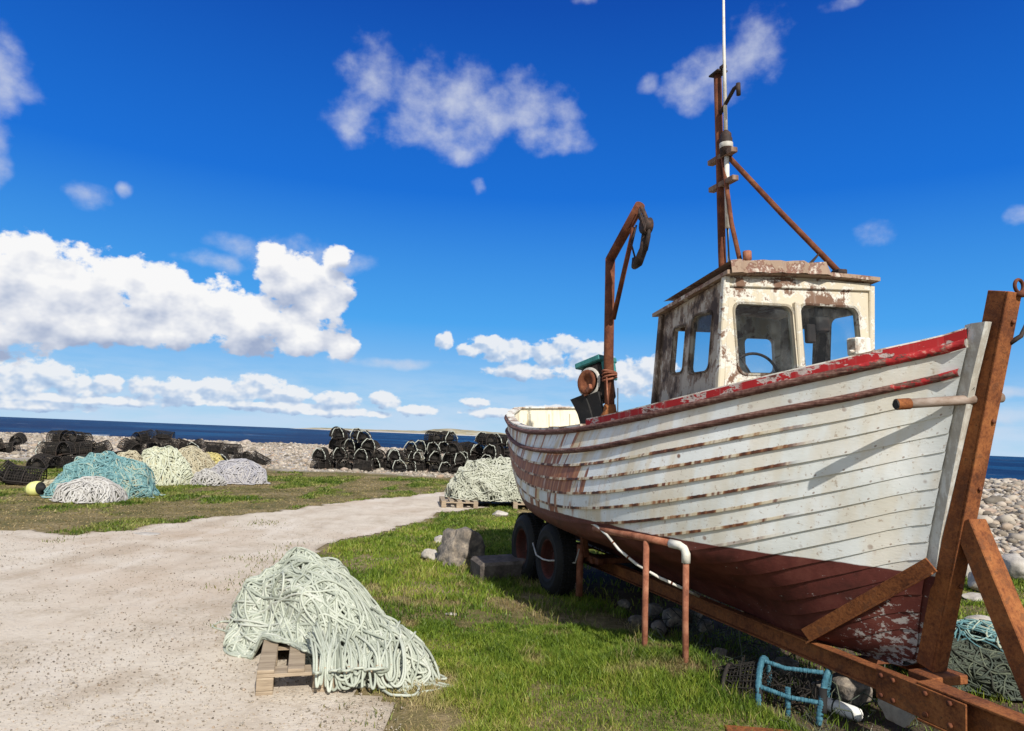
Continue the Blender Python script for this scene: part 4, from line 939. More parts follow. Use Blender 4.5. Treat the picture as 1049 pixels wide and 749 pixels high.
def grass_weight(x, y):
    trk = on_track(x, y); t, _ = beach(x, y); lx, ly = lframe(x, y)
    w = (1 - smoothstep(.15, .75, trk)) * smoothstep(.06, -.06, t - .12 * (fbm(x * .9, y * .9) - .5)) * (1 - .93 * bare_w(lx + .4 * (fbm(x * 1.3, y * 1.3) - .5), ly + .5 * (fbm(x * 1.5 + 9, y * 1.5) - .5)))
    return w
dry_spots = [G2(*q) + (r,) for q, r in (((622, 640), .26), ((525, 622), .2), ((545, 612), .13), ((672, 684), .16), ((735, 676), .16), ((410, 615), .12), ((708, 705), .1), ((475, 640), .08), ((560, 632), .15), ((400, 735), .3), ((430, 742), .25), ((512, 618), .14), ((778, 690), .2), ((420, 640), .1), ((450, 700), .13))]
def near_grass(n, d0, d1, wpx, hmul, thin=1.):
    u = rng.random(n); d = np.sqrt(d0 * d0 + u * (d1 * d1 - d0 * d0)); k = rng.uniform(-.42, 1.0, n); x = k * d; y = d
    w = grass_weight(x, y) * (x > -3.4); clump = fbm(x * 2.2, y * 2.2, 4); fine = fbm(x * 11, y * 11, 2)
    dry = np.zeros(n)
    for sx, sy, r in dry_spots: dry = np.maximum(dry, smoothstep(1.25, .55, np.hypot((x - sx), (y - sy) * .75) / r + .5 * (fine - .5)))
    edge = smoothstep(.02, .35, on_track(x, y)); dry = np.maximum(dry, .6 * edge * (fine > .45)); dry = np.maximum(dry, .85 * smoothstep(.62, .72, clump))
    keep = rng.random(n) < w * (.45 + .75 * smoothstep(.3, .6, clump)) * thin * (1 - .45 * dry)
    x, y, clump, dry, fine, d = (q[keep] for q in (x, y, clump, dry, fine, d)); n = len(x)
    h = (.021 + .037 * rng.random(n)**1.6) * (.65 + .9 * smoothstep(.3, .65, clump)) * hmul * (1 - .45 * dry)
    tone = np.clip(.5 * rng.random(n) + .95 * (fbm(x * 1.1 + 5, y * 1.1, 3) - .5) + .5 * (fine - .5) + .28, 0, 1)
    mb = MB(); blades(mb, x, y, height(x, y) - .008, h, wpx * d / FPX * rng.uniform(.6, 1.2, n), tone, np.clip(dry * rng.uniform(.4, 1.3, n), 0, 1), .75); return mb
tag(near_grass(420000, 2.6, 6.2, 1., 1.).build('grass', M['grass']), kind='stuff')
tag(near_grass(260000, 6.2, 14., 1.15, 1.15).build('grass', M['grass']), kind='stuff')
# rough strip beyond the track, patchy and half dry
def far_grass(n):
    d = 9.5 + 18 * rng.random(n); k = rng.uniform(-.95, .5, n); x = k * d; y = d
    w = grass_weight(x, y); p = fbm(x * 1.5 + 3, y * .45, 4); w = w * (.5 + .5 * smoothstep(.44, .6, p)) * (.5 + .5 * (fbm(x * 3.1, y * 3.1, 3) > .46))
    w = w * (1 - .8 * smoothstep(.8, .3, np.hypot((x + 4.2) / 2.2, (y - 25.5) / 1.4)))
    keep = rng.random(n) < w; x, y, p, d = x[keep], y[keep], p[keep], d[keep]; n = len(x)
    f = fbm(x * 2.5, y * 2.5, 3); dry = np.clip(smoothstep(.55, .40, p) * .7 + .9 * (f - .47) + .3 * rng.random(n), 0, 1)
    h = (.02 + .045 * rng.random(n)**1.5) * (.5 + .8 * smoothstep(.4, .65, p)); tone = np.clip(.55 * rng.random(n) + .8 * (f - .5) + .1, 0, 1)
    mb = MB(); blades(mb, x, y, height(x, y) - .01, h, 1.4 * d / FPX, tone, dry, .9); return mb
tag(far_grass(420000).build('grass', M['grass']), kind='stuff')
# stray tufts on the track margin
mb = MB(); n = 26000; x = rng.uniform(-6, .5, n); y = rng.uniform(3.4, 13, n); kk = on_track(x, y); q = fbm(x * 1.6 + 11, y * 1.6, 4)
s_ = np.zeros(n)
for (px, py), r in (((262, 578), .7), ((250, 600), .45), ((300, 562), .4), ((400, 722), .45), ((415, 742), .5), ((240, 640), .3), ((352, 712), .3), ((30, 552), .8), ((260, 535), .6)):
    g_ = G2(px, py); s_ = np.maximum(s_, smoothstep(1., .2, np.hypot(x - g_[0], (y - g_[1]) * .7) / r))
keep = (kk > .5) & (rng.random(n) < s_ * smoothstep(.42, .6, q)); x, y = x[keep], y[keep]; n = len(x)
blades(mb, x, y, np.full(n, .008), .015 + .03 * rng.random(n), .005 + .002 * y / 5, rng.random(n) * .6, np.clip(rng.random(n) * .9, 0, 1), .9)
tag(mb.build('grass_tufts', M['grass']), kind='stuff')
mb = MB(); X_ = []; Y_ = []; H_ = []; D_ = []
for _ in range(420):
    d = rng.uniform(3.4, 11); k = rng.uniform(-.2, .75); cx, cy = k * d, d
    lx, ly = lframe(cx, cy); near = (-5.6 < lx < .9) and (-1.25 < ly < -.45)
    if rng.random() > (.9 if near else .16): continue
    if grass_weight(A([cx]), A([cy]))[0] < .3: continue
    m_ = rng.integers(14, 34); X_.append(cx + .035 * rng.normal(size=m_)); Y_.append(cy + .035 * rng.normal(size=m_)); H_.append(rng.uniform(.06, .15) * rng.uniform(.6, 1.1, m_)); D_.append(np.clip(rng.random() * .9 + .3 * rng.normal(size=m_), 0, 1))
X_, Y_, H_, D_ = (np.concatenate(q) for q in (X_, Y_, H_, D_)); blades(mb, X_, Y_, height(X_, Y_) - .005, H_, .0055 * (Y_ / 5)**.5, rng.random(len(X_)), D_, .7)
tag(mb.build('grass_tufts', M['grass']), kind='stuff')
# dead stalks and twigs in the shade of the trailer
def stalks(name, spots, n, L, rr, mat='rope_tan'):
    mb = MB(); P = []
    for cx, cy, rad in spots:
        for _ in range(n):
            a = rng.uniform(0, 2 * PI); r = rad * math.sqrt(rng.random()); x, y = cx + r * math.cos(a), cy + r * math.sin(a); b = rng.uniform(0, 2 * PI); l = L * rng.uniform(.4, 1.2); e = rng.uniform(.15, 1.1)
            t = np.linspace(0, 1, 5); P.append(np.stack([x + math.cos(b) * l * t * math.cos(e) + .02 * rng.normal(size=5) * t, y + math.sin(b) * l * t * math.cos(e) + .02 * rng.normal(size=5) * t, .0 + l * t * math.sin(e) - .12 * l * t * t], -1))
    tubes(mb, A(P), rr, 4, False, False, tone=rng.random((len(P), 1))); return tag(mb.build(name, M[mat]), kind='stuff')
def tw(x, y): return tuple(trailer_world((x, y, 0))[:2])
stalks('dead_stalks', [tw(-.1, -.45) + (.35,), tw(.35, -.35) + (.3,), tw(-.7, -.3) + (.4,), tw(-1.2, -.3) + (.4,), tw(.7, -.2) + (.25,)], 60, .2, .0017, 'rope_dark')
stalks('dead_stalks', [G2(675, 690) + (.08,), G2(660, 672) + (.06,), tw(.2, -.4) + (.3,)], 16, .2, .0016)
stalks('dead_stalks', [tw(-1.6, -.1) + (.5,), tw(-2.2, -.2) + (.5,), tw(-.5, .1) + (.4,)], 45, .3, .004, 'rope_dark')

# ------------------------------------------------------------------ ropes
def rope_heap(name, c, rz, rx, ry_, hgt, n, r, mat, seed, label, peak=(0., 0.), cat='rope heap', align=.5, pw=1., npt=44, core=None, group=None, base_z=0., loop=(.14, .4), floor=None, lump=.22, slim=(.12, .4), reach=.04):
    """tangled heap: closed hank loops laid in layers over a lumpy dome (rx, ry, hgt); peak shifts the top sideways, pw > 1 draws it to a point"""
    g = np.random.default_rng(seed); ph_ = g.uniform(0, 20, 3); S = (rx * ry_ * hgt)**(1 / 3)
    cr_, sr_ = math.cos(rz), math.sin(rz)
    def FL(x, y):
        if floor is None: return np.zeros_like(x)
        X_ = c[0] + cr_ * x - sr_ * y; Y_ = c[1] + sr_ * x + cr_ * y; ox, oy, ro = floor; dx, dy = X_ - ox, Y_ - oy; lx = dx * math.cos(ro) + dy * math.sin(ro); ly = -dx * math.sin(ro) + dy * math.cos(ro)
        return .158 * smoothstep(-.05, .0, lx) * smoothstep(1.24, 1.2, lx) * smoothstep(-.07, -.01, ly) * smoothstep(.88, .81, ly)
    def dome(D, lift):
        """unit directions -> points"""
        lon = D[..., 0] * 1.6 + ph_[0]; lat = D[..., 1] * 1.6 + ph_[1]
        k = 1 + lump * 2 * (fbm(lon + .6 * D[..., 2], lat + .8 * D[..., 2], 3) - .5) + .5 * lump * (vnoise(lon * 3.1 + 5 * D[..., 2], lat * 3.1) - .5) + lift / S
        dz = D[..., 2]; up = np.clip(dz, 0, 1)
        z = hgt * np.sign(dz) * np.abs(dz)**pw * k
        x = rx * D[..., 0] * k + peak[0] * up**1.2; y = ry_ * D[..., 1] * k + peak[1] * up**1.2
        z = np.where(dz < 0, z * .15, z); return x, y, z
    # inner coils
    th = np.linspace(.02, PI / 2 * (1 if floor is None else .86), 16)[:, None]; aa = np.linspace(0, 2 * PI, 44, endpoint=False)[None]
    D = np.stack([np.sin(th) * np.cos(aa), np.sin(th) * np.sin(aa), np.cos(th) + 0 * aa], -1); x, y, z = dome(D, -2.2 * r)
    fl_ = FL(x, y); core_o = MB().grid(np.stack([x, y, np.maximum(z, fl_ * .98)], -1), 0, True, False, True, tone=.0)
    t = np.linspace(0, 2 * PI, npt, endpoint=False)[None]
    uz = 1 - g.random(n)**.85 * .98; az = g.uniform(0, 2 * PI, n); sr2 = np.sqrt(1 - uz**2); N = np.stack([sr2 * np.cos(az), sr2 * np.sin(az), uz], -1)
    E1 = np.cross(A([0, 0, 1.]), N); E1 /= np.linalg.norm(E1, axis=1, keepdims=True) + 1e-6; E2 = np.cross(N, E1)      # E2 runs uphill
    al = g.random(n) < align; fld = 2.4 * PI * (fbm(N[:, 0] * 1.2 + ph_[2], N[:, 1] * 1.2 + ph_[1], 2) - .5)
    ph = np.where(al, PI / 2 + .28 * g.normal(size=n) + .5 * fld, g.uniform(0, PI, n) + fld)
    a = g.uniform(loop[0], loop[1], n) * np.where(al, 1.5, .9); b = a * np.where(al, g.uniform(.1, .3, n), g.uniform(slim[0] * 2, slim[1] * 2, n))
    w1 = g.normal(size=(n, 4)) * .16; w2 = g.normal(size=(n, 4)); f2 = g.integers(2, 4, n)[:, None]
    u = a[:, None] * (np.cos(t) + w1[:, :1] * np.cos(f2 * t + w1[:, 1:2] * 9) + .07 * w2[:, :1] * np.sin(3 * t + w2[:, 1:2] * 4))
    v = b[:, None] * (np.sin(t) + 2. * w1[:, 2:3] * np.cos(2 * t + w1[:, 3:] * 9)) + a[:, None] * (.8 * w1[:, 1:2] * np.cos(t)**2 + .06 * w2[:, 2:3] * np.cos(4 * t + w2[:, 3:] * 4))
    p, q = u * np.cos(ph)[:, None] - v * np.sin(ph)[:, None], u * np.sin(ph)[:, None] + v * np.cos(ph)[:, None]
    D = N[:, None] + p[..., None] * E1[:, None] + q[..., None] * E2[:, None]; D /= np.linalg.norm(D, axis=-1, keepdims=True)
    lay = np.arange(n)[:, None] / n; lift = r * (-1. + 4.2 * lay) + r * 1.7 * np.sin(t * g.integers(1, 4, (n, 1)) + g.uniform(0, 6, (n, 1))) * lay
    # whatever dips under the rim lies on the ground beside it
    under = np.clip(-D[..., 2], 0, 1); D2 = D.copy(); D2[..., 2] = np.maximum(D[..., 2], 0); D2 /= np.linalg.norm(D2, axis=-1, keepdims=True)
    x, y, z = dome(D2, lift); spread = 1 + np.tanh(under * 6) * np.where(g.random((n, 1)) < .25, reach * g.uniform(.3, 1.6, (n, 1)), -g.uniform(.05, .4, (n, 1))); x, y = x * spread, y * spread
    fl_ = FL(x, y); z = np.maximum(z, r * .9 + fl_ + .6 * r * lay * 3 * (under > 0))
    tone = np.clip(.5 + .2 * g.normal(size=(n, 1)) + .5 * (fbm(N[:, :1] * 1.3 + 5 + ph_[0], N[:, 1:2] * 1.3, 2) - .5), 0, 1)
    mb = MB(); tubes(mb, np.stack([x, y, z], -1), r, 6, True, False, tone=tone)
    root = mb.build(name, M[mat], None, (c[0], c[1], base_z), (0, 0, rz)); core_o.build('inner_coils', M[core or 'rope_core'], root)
    return tag(root, label, cat, group)
def loose_end(parent, P, r, mat):
    P = A(P, float); t = np.linspace(0, 1, 40); k = np.linspace(0, 1, len(P)); Q = np.stack([np.interp(t, k, P[:, i]) for i in range(3)], -1)
    for _ in range(6): Q[1:-1] = (Q[:-2] + 2 * Q[1:-1] + Q[2:]) / 4
    Mi = A(parent.matrix_basis.inverted()); Q = Q @ Mi[:3, :3].T + Mi[:3, 3]
    return MB().tube(Q, r, 6, tone=.55).build('loose_end', M[mat], parent)
c0, c1 = A([-2.1, 5.86]), A([-.52, 4.6]); mid = (c0 + c1) / 2; ax_ = c1 - c0; rz_ = math.atan2(ax_[1], ax_[0])
h1 = rope_heap('rope_heap', mid + A([-.0, .08]), rz_, .76, .48, .57, 640, .0084, 'rope_green', 3, 'big heap of pale green rope spilling over a pallet in the foreground', peak=(-.30, .0), align=.55, pw=1.35, npt=60, loop=(.2, .62), floor=(-.675, 4.565, math.radians(105.6)), lump=.28, reach=.07)
loose_end(h1, [(-.75, 4.9, .03), (-.58, 4.72, .02), (-.46, 4.62, .012), (-.40, 4.72, .012), (-.50, 4.80, .02), (-.62, 4.86, .03)], .007, 'rope_green')
loose_end(h1, [(-2.1, 5.8, .05), (-2.28, 5.9, .015), (-2.3, 5.75, .012), (-2.1, 5.6, .02)], .008, 'rope_green')

# hanks hanging over the front edge of the pallet, right half
def pal(v, u, z): ca, sa = math.cos(math.radians(105.6)), math.sin(math.radians(105.6)); return A([-.675 + ca * v - sa * u, 4.565 + sa * v + ca * u, z])
mb = MB(); g_ = np.random.default_rng(77); HP_ = []
for q in range(34):
    u0 = g_.uniform(.02, .44); w_ = g_.uniform(-.05, .20); dn = min(.03 + g_.exponential(.06), .15); o_ = g_.uniform(-.01, .05); z1 = .175 + .03 * g_.random(); sh_ = g_.normal() * .16; bk = g_.uniform(.3, .5)
    K0 = [pal(bk, u0 + sh_, .24 + .08 * g_.random()), pal(.22, u0 + sh_ * .6, z1 + .05), pal(.05, u0 + sh_ * .15, z1), pal(-.02 - o_ * .4, u0 - .005, .12), pal(-.03 - o_, u0 - w_ * .2, dn + .01), pal(-.04 - o_ * 1.3, u0 - w_ * .5, dn), pal(-.03 - o_, u0 - w_ * .85, dn + .012), pal(-.02 - o_ * .4, u0 - w_, .12), pal(.05, u0 - w_ + sh_ * .1, z1 + .01), pal(.24, u0 - w_ - sh_ * .5, z1 + .06), pal(bk, u0 - w_ * .5 - sh_, .26)]
    K0 = A(K0); t_ = np.linspace(0, 1, 60); k_ = np.linspace(0, 1, len(K0)); Q_ = np.stack([np.interp(t_, k_, K0[:, i]) for i in range(3)], -1)
    for _ in range(14): Q_[1:-1] = (Q_[:-2] + 2 * Q_[1:-1] + Q_[2:]) / 4
    HP_.append(Q_)
HP_ = A(HP_); Mi = A(h1.matrix_basis.inverted()); HP_ = HP_ @ Mi[:3, :3].T + Mi[:3, 3]
tubes(mb, HP_, .0084, 6, tone=np.clip(.5 + .2 * g_.normal(size=(34, 1)), 0, 1)); mb.build('hanging_loops', M['rope_green'], h1)
pc = pal(.44, .10, 0); sp_ = rope_heap('spilled_coils', pc[:2], rz_ + .1, .47, .30, .30, 230, .0084, 'rope_green', 71, None, peak=(-.18, .08), cat=None, align=.3, pw=1.2, npt=56, loop=(.25, .7), lump=.3, reach=.25)
sp_.parent = h1; sp_.matrix_parent_inverse = h1.matrix_basis.inverted()

def pallet(name, loc, rz, label):
    p = empty(name, loc, rz, label, 'pallet')
    for i, y in enumerate(np.linspace(0.05, .75, 5)): MB().box((0, y - .05, .122), (1.2, y + .05, .144), .004).build('deck_board', M['wood_grey'], p)
    for x in (.0, .53, 1.055): MB().box((x, 0, .1), (x + .145, .8, .1215), .003).build('cross_board', M['wood_grey'], p)
    for x in (.0, .53, 1.055):
        for y in (0., .3275, .70): MB().box((x + .003, y + .002, .022), (x + .142, y + (.1 if y != .3275 else .145), .0995), .004).build('block', M['wood_grey'], p)
    for y in (0, .3275, .70): MB().box((0, y, 0), (1.2, y + (.1 if y != .3275 else .145), .0215), .003).build('bottom_board', M['wood_grey'], p)
    return p
# x axis of the pallet runs away from the viewer
pallet('pallet', (-.975 + .3, 4.36 + .205, .012), math.radians(15.6 + 90), 'weathered grey wooden pallet under the foreground heap of green rope')
P2 = G2(470, 513); 
rope_heap('rope_heap', (-.35, 16.7), .15, 1.0, .85, .92, 700, .0125, 'rope_straw', 8, 'tall heap of straw-green rope on a pallet beside the boat stern', peak=(-.05, .05), align=.2, loop=(.1, .3), npt=34, base_z=.14)
pallet('pallet', (.95, 15.75, .01), math.radians(92), 'brown wooden pallet under the rope heap by the boat stern')
pallet('pallet', (-.62, 15.62, .01), math.radians(98), 'left pallet jutting out from under the rope heap by the boat stern')
def at(px, py, dy=0.): p = ground_at(px, py); return (p[0], p[1] + dy)
rope_heap('rope_heap', at(108, 508, -.1), .1, 1.02, .75, .86, 620, .012, 'rope_teal', 12, 'tall heap of teal rope at the left beyond the track', peak=(.05, .15), align=.45, loop=(.12, .5), npt=44, pw=1.1, lump=.36, reach=.1)
rope_heap('rope_heap', at(90, 514, -.02), .2, .58, .42, .42, 190, .012, 'rope_grey', 13, 'grey rope coil flopped in front of the teal rope heap', align=.85, loop=(.3, .6), npt=44)
rope_heap('rope_heap', at(128, 496, -.1), 0, .45, .4, .78, 190, .012, 'rope_tan', 14, 'tan rope coil half wrapped inside the teal heap', align=.3, loop=(.2, .5), npt=34)
rope_heap('rope_heap', at(62, 505, .2), -.3, .75, .3, .25, 90, .012, 'rope_tan', 15, 'low tan rope trailing left of the teal heap towards the buoy', align=.4, loop=(.3, .8), npt=34)
rope_heap('rope_heap', at(163, 496), -.1, .72, .6, .86, 330, .013, 'rope_cream', 16, 'cream rope heap directly right of the teal one', peak=(0, .1), align=.5, loop=(.15, .5), npt=44)
rope_heap('rope_heap', at(190, 492, .2), .0, .72, .6, .82, 300, .013, 'rope_tan', 17, 'tan rope heap between the cream and the violet-grey ones', peak=(-.1, .1), align=.35, loop=(.15, .45), npt=40)
rope_heap('rope_heap', at(214, 483, .2), -.2, .5, .42, .56, 150, .013, 'rope_yellow', 18, 'yellow rope bundle lying behind the pale heaps', align=.4, loop=(.2, .5), npt=34)
rope_heap('rope_heap', at(243, 495), -.1, .78, .55, .62, 260, .0135, 'rope_violet', 19, 'violet-grey rope heap at the right end of the row', peak=(.0, .1), align=.7, loop=(.25, .65), npt=44, reach=.2)
rope_heap('rope_heap', at(213, 497, -.1), .2, .42, .3, .36, 90, .013, 'rope_grey', 20, 'small grey coil with a dark hollow beside the violet-grey heap', align=.3, loop=(.4, .8), npt=40)

# yellow buoy on the grass
by = MB().revolve([(0, -.17), (.06, -.168), (.12, -.14), (.15, -.08), (.158, 0), (.15, .07), (.13, .115)], (0, 0, 0), 0, 28).build('buoy', M['buoy'], None, gp(36, 508, .145), (0, math.radians(-8), math.radians(-12)))
tag(by, 'pale yellow buoy with a dark end lying left of the teal rope', 'buoy')
MB().revolve([(.131, .1155), (.11, .14), (.06, .15), (.05, .2), (.03, .215), (0, .215)], (0, 0, 0), 0, 24).build('dark_end', M['rubber'], by)

# ------------------------------------------------------------------ lobster pots
def hoop(x, w, h, n=15):
    a = np.linspace(0, PI, n); return np.concatenate([[(x, -w / 2, .03)], np.stack([np.full(n, x), -w / 2 * np.cos(a), .03 + .16 * h + (h * .84 - .03) * np.sin(a)], -1), [(x, w / 2, .03)]])
def make_pot(rim, cat_label=None):
    L, W, Hh = .72, .5, .44; p = empty('lobster_pot', (0, 0, 0))
    f = MB()
    for x in (-L / 2, 0, L / 2): f.tube(hoop(x, W, Hh), .014, 5, False, False)
    for y in (-W / 2, W / 2, 0): f.tube([(-L / 2, y, .02), (L / 2, y, .02)], .016, 5)
    for x in (-L / 2, 0, L / 2): f.tube([(x, -W / 2, .02), (x, W / 2, .02)], .016, 5)
    for k in (4, 8, 12): q = hoop(0, W, Hh)[k]; f.tube([(-L / 2, q[1], q[2]), (L / 2, q[1], q[2])], .011, 5)
    for y in np.linspace(-W / 2 + .05, W / 2 - .05, 6): f.box((-L / 2, y - .018, .0), (L / 2, y + .018, .014))
    f.build('frame', M['potframe'], p)
    n = MB()
    for x in np.linspace(-L / 2, L / 2, 15): n.tube(hoop(x, W * .98, Hh * .98, 9), .0085, 3, False, False)
    for k in range(1, 16): q = hoop(0, W * .98, Hh * .98); n.tube([(-L / 2, q[k][1], q[k][2]), (L / 2, q[k][1], q[k][2])], .0085, 3, False, False)
    for s in (-1, 1):
        hp = hoop(s * L / 2, W, Hh); c = A([s * L * .18, 0, .22])
        for k in range(0, 17, 1): n.tube([hp[k], hp[k] * .55 + c * .45 + A([0, 0, 0]), c + (hp[k] - c) * A([0, .22, .22])], .0055, 3, False, False)
        for g_ in (.3, .55, .8): n.tube(hp + (c - hp) * (g_ * .8), .005, 3, False, False)
    # slack twine and bait bag inside
    for k in range(26):
        a, b = rng.uniform(-.32, .32), rng.uniform(-.32, .32); n.tube([(a, rng.uniform(-.2, .2), rng.uniform(.03, .35)), ((a + b) / 2, rng.uniform(-.2, .2), rng.uniform(.05, .38)), (b, rng.uniform(-.2, .2), rng.uniform(.03, .3))], .007, 3, False, False)
    n.box((-.3, -.17, .03), (.25, .17, .26), .09)
    n.build('netting', M['net'], p)
    if rim:
        for s in ((-1, 1) if rim == 2 else (-1,)):
            h = hoop(s * (L / 2 + .006), W * 1.02, Hh * 1.01); h = h + .014 * rng.normal(size=h.shape); MB().tube(h, .017, 5, False, True, tone=.5).build('pale_rim_rope', M['rimrope'], p)
    return p
protos = {k: make_pot(k) for k in (0, 1)}
used = {0: False, 1: False}
def put_pot(kind, loc, rot, label, group):
    if not used[kind]: o = protos[kind]; used[kind] = True
    else: o = copy_tree(protos[kind])
    o.location = loc; o.rotation_euler = rot; return tag(o, label, 'lobster pot', group)
ORD = ['first', 'second', 'third', 'fourth', 'fifth', 'sixth', 'seventh', 'eighth', 'ninth', 'tenth', 'eleventh', 'twelfth', 'thirteenth', 'fourteenth', 'fifteenth', 'sixteenth', 'seventeenth', 'eighteenth', 'nineteenth', 'twentieth', 'twenty-first', 'twenty-second']
ROW = ['bottom', 'second', 'third', 'top']
# long wall of pots right of centre, stacked end-on; each column: pixel x, number high
wall_cols = [(337, 2), (347, 4), (357, 4), (367, 4), (377, 4), (387, 3), (397, 2), (407, 2), (416, 2), (425, 3), (434, 3), (443, 3), (452, 4), (461, 4), (470, 3), (479, 3), (488, 3), (497, 4), (506, 4), (515, 4), (524, 4), (533, 4)]
rnk = [0] * 4
for ci, (px, hh) in enumerate(wall_cols):
    d = 28.6 + .35 * (ci % 2) + .4 * math.sin(ci * 1.3) + (.4 if ci in (5, 6, 7) else 0)
    for r_ in range(hh):
        x = (px - 524.5) / FPX * d + (.08 * (r_ % 2)) * (1 if ci % 2 else -1) + rng.normal() * .07; z = .40 * r_ + rng.normal() * .02
        tilt = rng.normal() * .2; rim = 1 if (rng.random() < .6) else 0
        zc = float(height(x, d)); lab = f"{'pale-rimmed' if rim else 'dark'} lobster pot in the {ROW[r_]} row of the long pot wall, {ORD[rnk[r_]]} from left"
        put_pot(rim, (x, d, zc + z), (tilt, rng.normal() * .06, math.radians(90) + rng.normal() * .38), lab, 'lobster pots stacked in the long wall by the shore'); rnk[r_] += 1
put_pot(0, gp(372, 483.5), (0, 0, .1), 'dark lobster pot standing alone in front of the long pot wall', 'lobster pots around the grass')
put_pot(0, gp(536, 478), (0, 0, .4), 'dark lobster pot at the foot of the wall end by the boat stern', 'lobster pots around the grass')
# scattered pots on the left: pixel x, pixel foot y, lift, yaw, rim, label
left = [(8, 466, 0, .4, 0, 'dark pot at the far left edge on the shingle'), (18, 465, .34, 1.2, 0, 'dark pot lying on top of the far left one'), (-6, 466, .1, .2, 0, 'dark pot half cut by the left picture edge on the shingle'),
 (8, 496, 0, .15, 0, 'black pot in the grass at the left edge, nearest the buoy'), (24, 497, 0, .3, 0, 'black pot beside the left edge one, nearer the teal rope'),
 (48, 480, 0, .5, 0, 'dark pot at the left foot of the left pot stack'), (62, 479, 0, .2, 0, 'dark pot in the bottom row of the left stack, second along'), (78, 480, 0, 1.0, 0, 'dark pot in the bottom row of the left stack, third along'), (96, 478, 0, .3, 0, 'dark pot in the bottom row of the left stack, right end'),
 (52, 479, .4, .9, 1, 'pale-rimmed pot on the upper row of the left stack, left end'), (68, 479, .42, .15, 0, 'dark pot on the upper row of the left stack, in the middle'), (84, 479, .42, .2, 0, 'dark pot on the upper row of the left stack, right of the middle'), (102, 477, .38, .5, 0, 'dark pot on the upper row of the left stack, right end'),
 (134, 474, 0, .3, 0, 'dark pot behind the teal rope, at the bottom left of the middle stack'), (148, 474, 0, 1.2, 0, 'dark pot at the bottom of the middle stack, second along'), (164, 473, 0, .4, 0, 'dark pot at the bottom of the middle stack, third along'), (180, 472, 0, .2, 0, 'dark pot at the bottom of the middle stack, fourth along'), (196, 473, 0, 1.3, 1, 'pale-rimmed pot at the bottom of the middle stack, fifth along'),
 (212, 474, 0, .3, 0, 'dark pot behind the yellow rope bundle'), (228, 476, 0, 1.3, 1, 'pale-rimmed pot behind the violet-grey rope heap'), (244, 476, 0, .6, 0, 'dark pot just right of the pale-rimmed one behind the violet-grey heap'),
 (138, 474, .41, .9, 0, 'dark pot on the upper row of the middle stack, left end'), (144, 474, .8, .5, 0, 'dark pot crowning the middle stack above the teal rope'), (156, 473, .41, .2, 0, 'dark pot on the upper row of the middle stack, second along'), (172, 473, .41, .1, 0, 'dark pot on the upper row of the middle stack, third along'), (188, 473, .40, .3, 0, 'dark pot on the upper row of the middle stack, fourth along'), (202, 473, .40, 1.4, 1, 'pale-rimmed pot tipped open on the upper row of the middle stack'), (218, 474, .38, .2, 0, 'dark pot on the upper row of the middle stack, right end'),
 (112, 476, .05, 1.3, 0, 'dark pot end-on between the left and the middle pot stacks'), (120, 475, .0, .7, 1, 'pale-rimmed pot at the foot of the middle stack, above the teal rope'), (40, 481, .0, 1.4, 0, 'dark pot end-on at the left foot of the left stack'), (74, 478, .8, 1.2, 0, 'dark pot crowning the left stack'), (60, 477, .78, .9, 0, 'dark pot balanced high at the left of the left stack crown'), (130, 474, .4, 1.5, 0, 'dark pot end-on at the upper left of the middle stack'), (165, 472, .78, 1.2, 0, 'dark pot high on the middle stack right of its crown'), (236, 475, .34, 1.2, 0, 'dark pot lying on top of the pair behind the violet-grey heap'), (252, 476, 0, 1.4, 0, 'dark pot end-on, second from the right of the left row'),
 (264, 477, 0, .2, 0, 'dark pot alone at the right of the rope heaps, before the shingle')]
for px, py, lift, yaw, rim, lab in left:
    g_ = ground_at(px, py); z = float(height(g_[0], g_[1])) + lift
    put_pot(rim, (g_[0], g_[1], z), (rng.normal() * .3, rng.normal() * .22, yaw + rng.normal() * .75), lab, 'lobster pots around the rope heaps')
# low heap of brown netting at the foot of the pot wall
rope_heap('net_heap', at(430, 479, .1), .1, 1.0, .5, .42, 200, .022, 'rope_tan', 41, 'low heap of tan netting at the foot of the long pot wall', cat='net heap', loop=(.15, .4), npt=26, core='net')

# ------------------------------------------------------------------ blue creel, float, net, pipe rail, hose, odds and ends
cr0, cr1 = A(G2(766, 716)), A(G2(846, 733)); cd = (cr1 - cr0); cl = np.linalg.norm(cd)
creel = empty('broken_creel', (cr0[0], cr0[1], 0), math.atan2(cd[1], cd[0]), 'broken creel frame wrapped in blue rope in the grass by the side beam', 'creel')
def arch(x, w, h, n=16, lean=0.):
    h = h * .84; w = w * 1.05; a = np.linspace(0, PI, n); return np.stack([x + lean * np.sin(a), w / 2 * np.cos(a), h * np.sin(a)**.75], -1)
def wrapped(P, r, mat, name, nn=10):
    P = A(P, float); t = np.linspace(0, 1, 130); k = np.linspace(0, 1, len(P)); Q = np.stack([np.interp(t, k, P[:, i]) for i in range(3)], -1)
    return MB().tube(Q, r * .85 * (1 + .10 * np.sin(t * 300) + .09 * rng.normal(size=len(t))), nn).build(name, M[mat], creel)
L_ = cl
wrapped(arch(L_ * .96, .36, .30, lean=.03), .021, 'blue_rope_wrap', 'wrapped_hoop')
wrapped(arch(L_ * .22, .36, .31, lean=-.01), .021, 'blue_rope_wrap', 'wrapped_hoop')
MB().tube(arch(-.12, .34, .22), .013, 8).build('end_hoop', M['potframe'], creel)
wrapped([(L_ * .2, -.03, .262), (L_ * .5, -.05, .245), (L_ * .98, -.03, .255)], .016, 'blue_rope_wrap', 'wrapped_bar')
wrapped([(L_ * .2, -.17, .145), (L_ * .6, -.185, .12), (L_ * .98, -.17, .12)], .016, 'blue_rope_wrap', 'wrapped_bar')
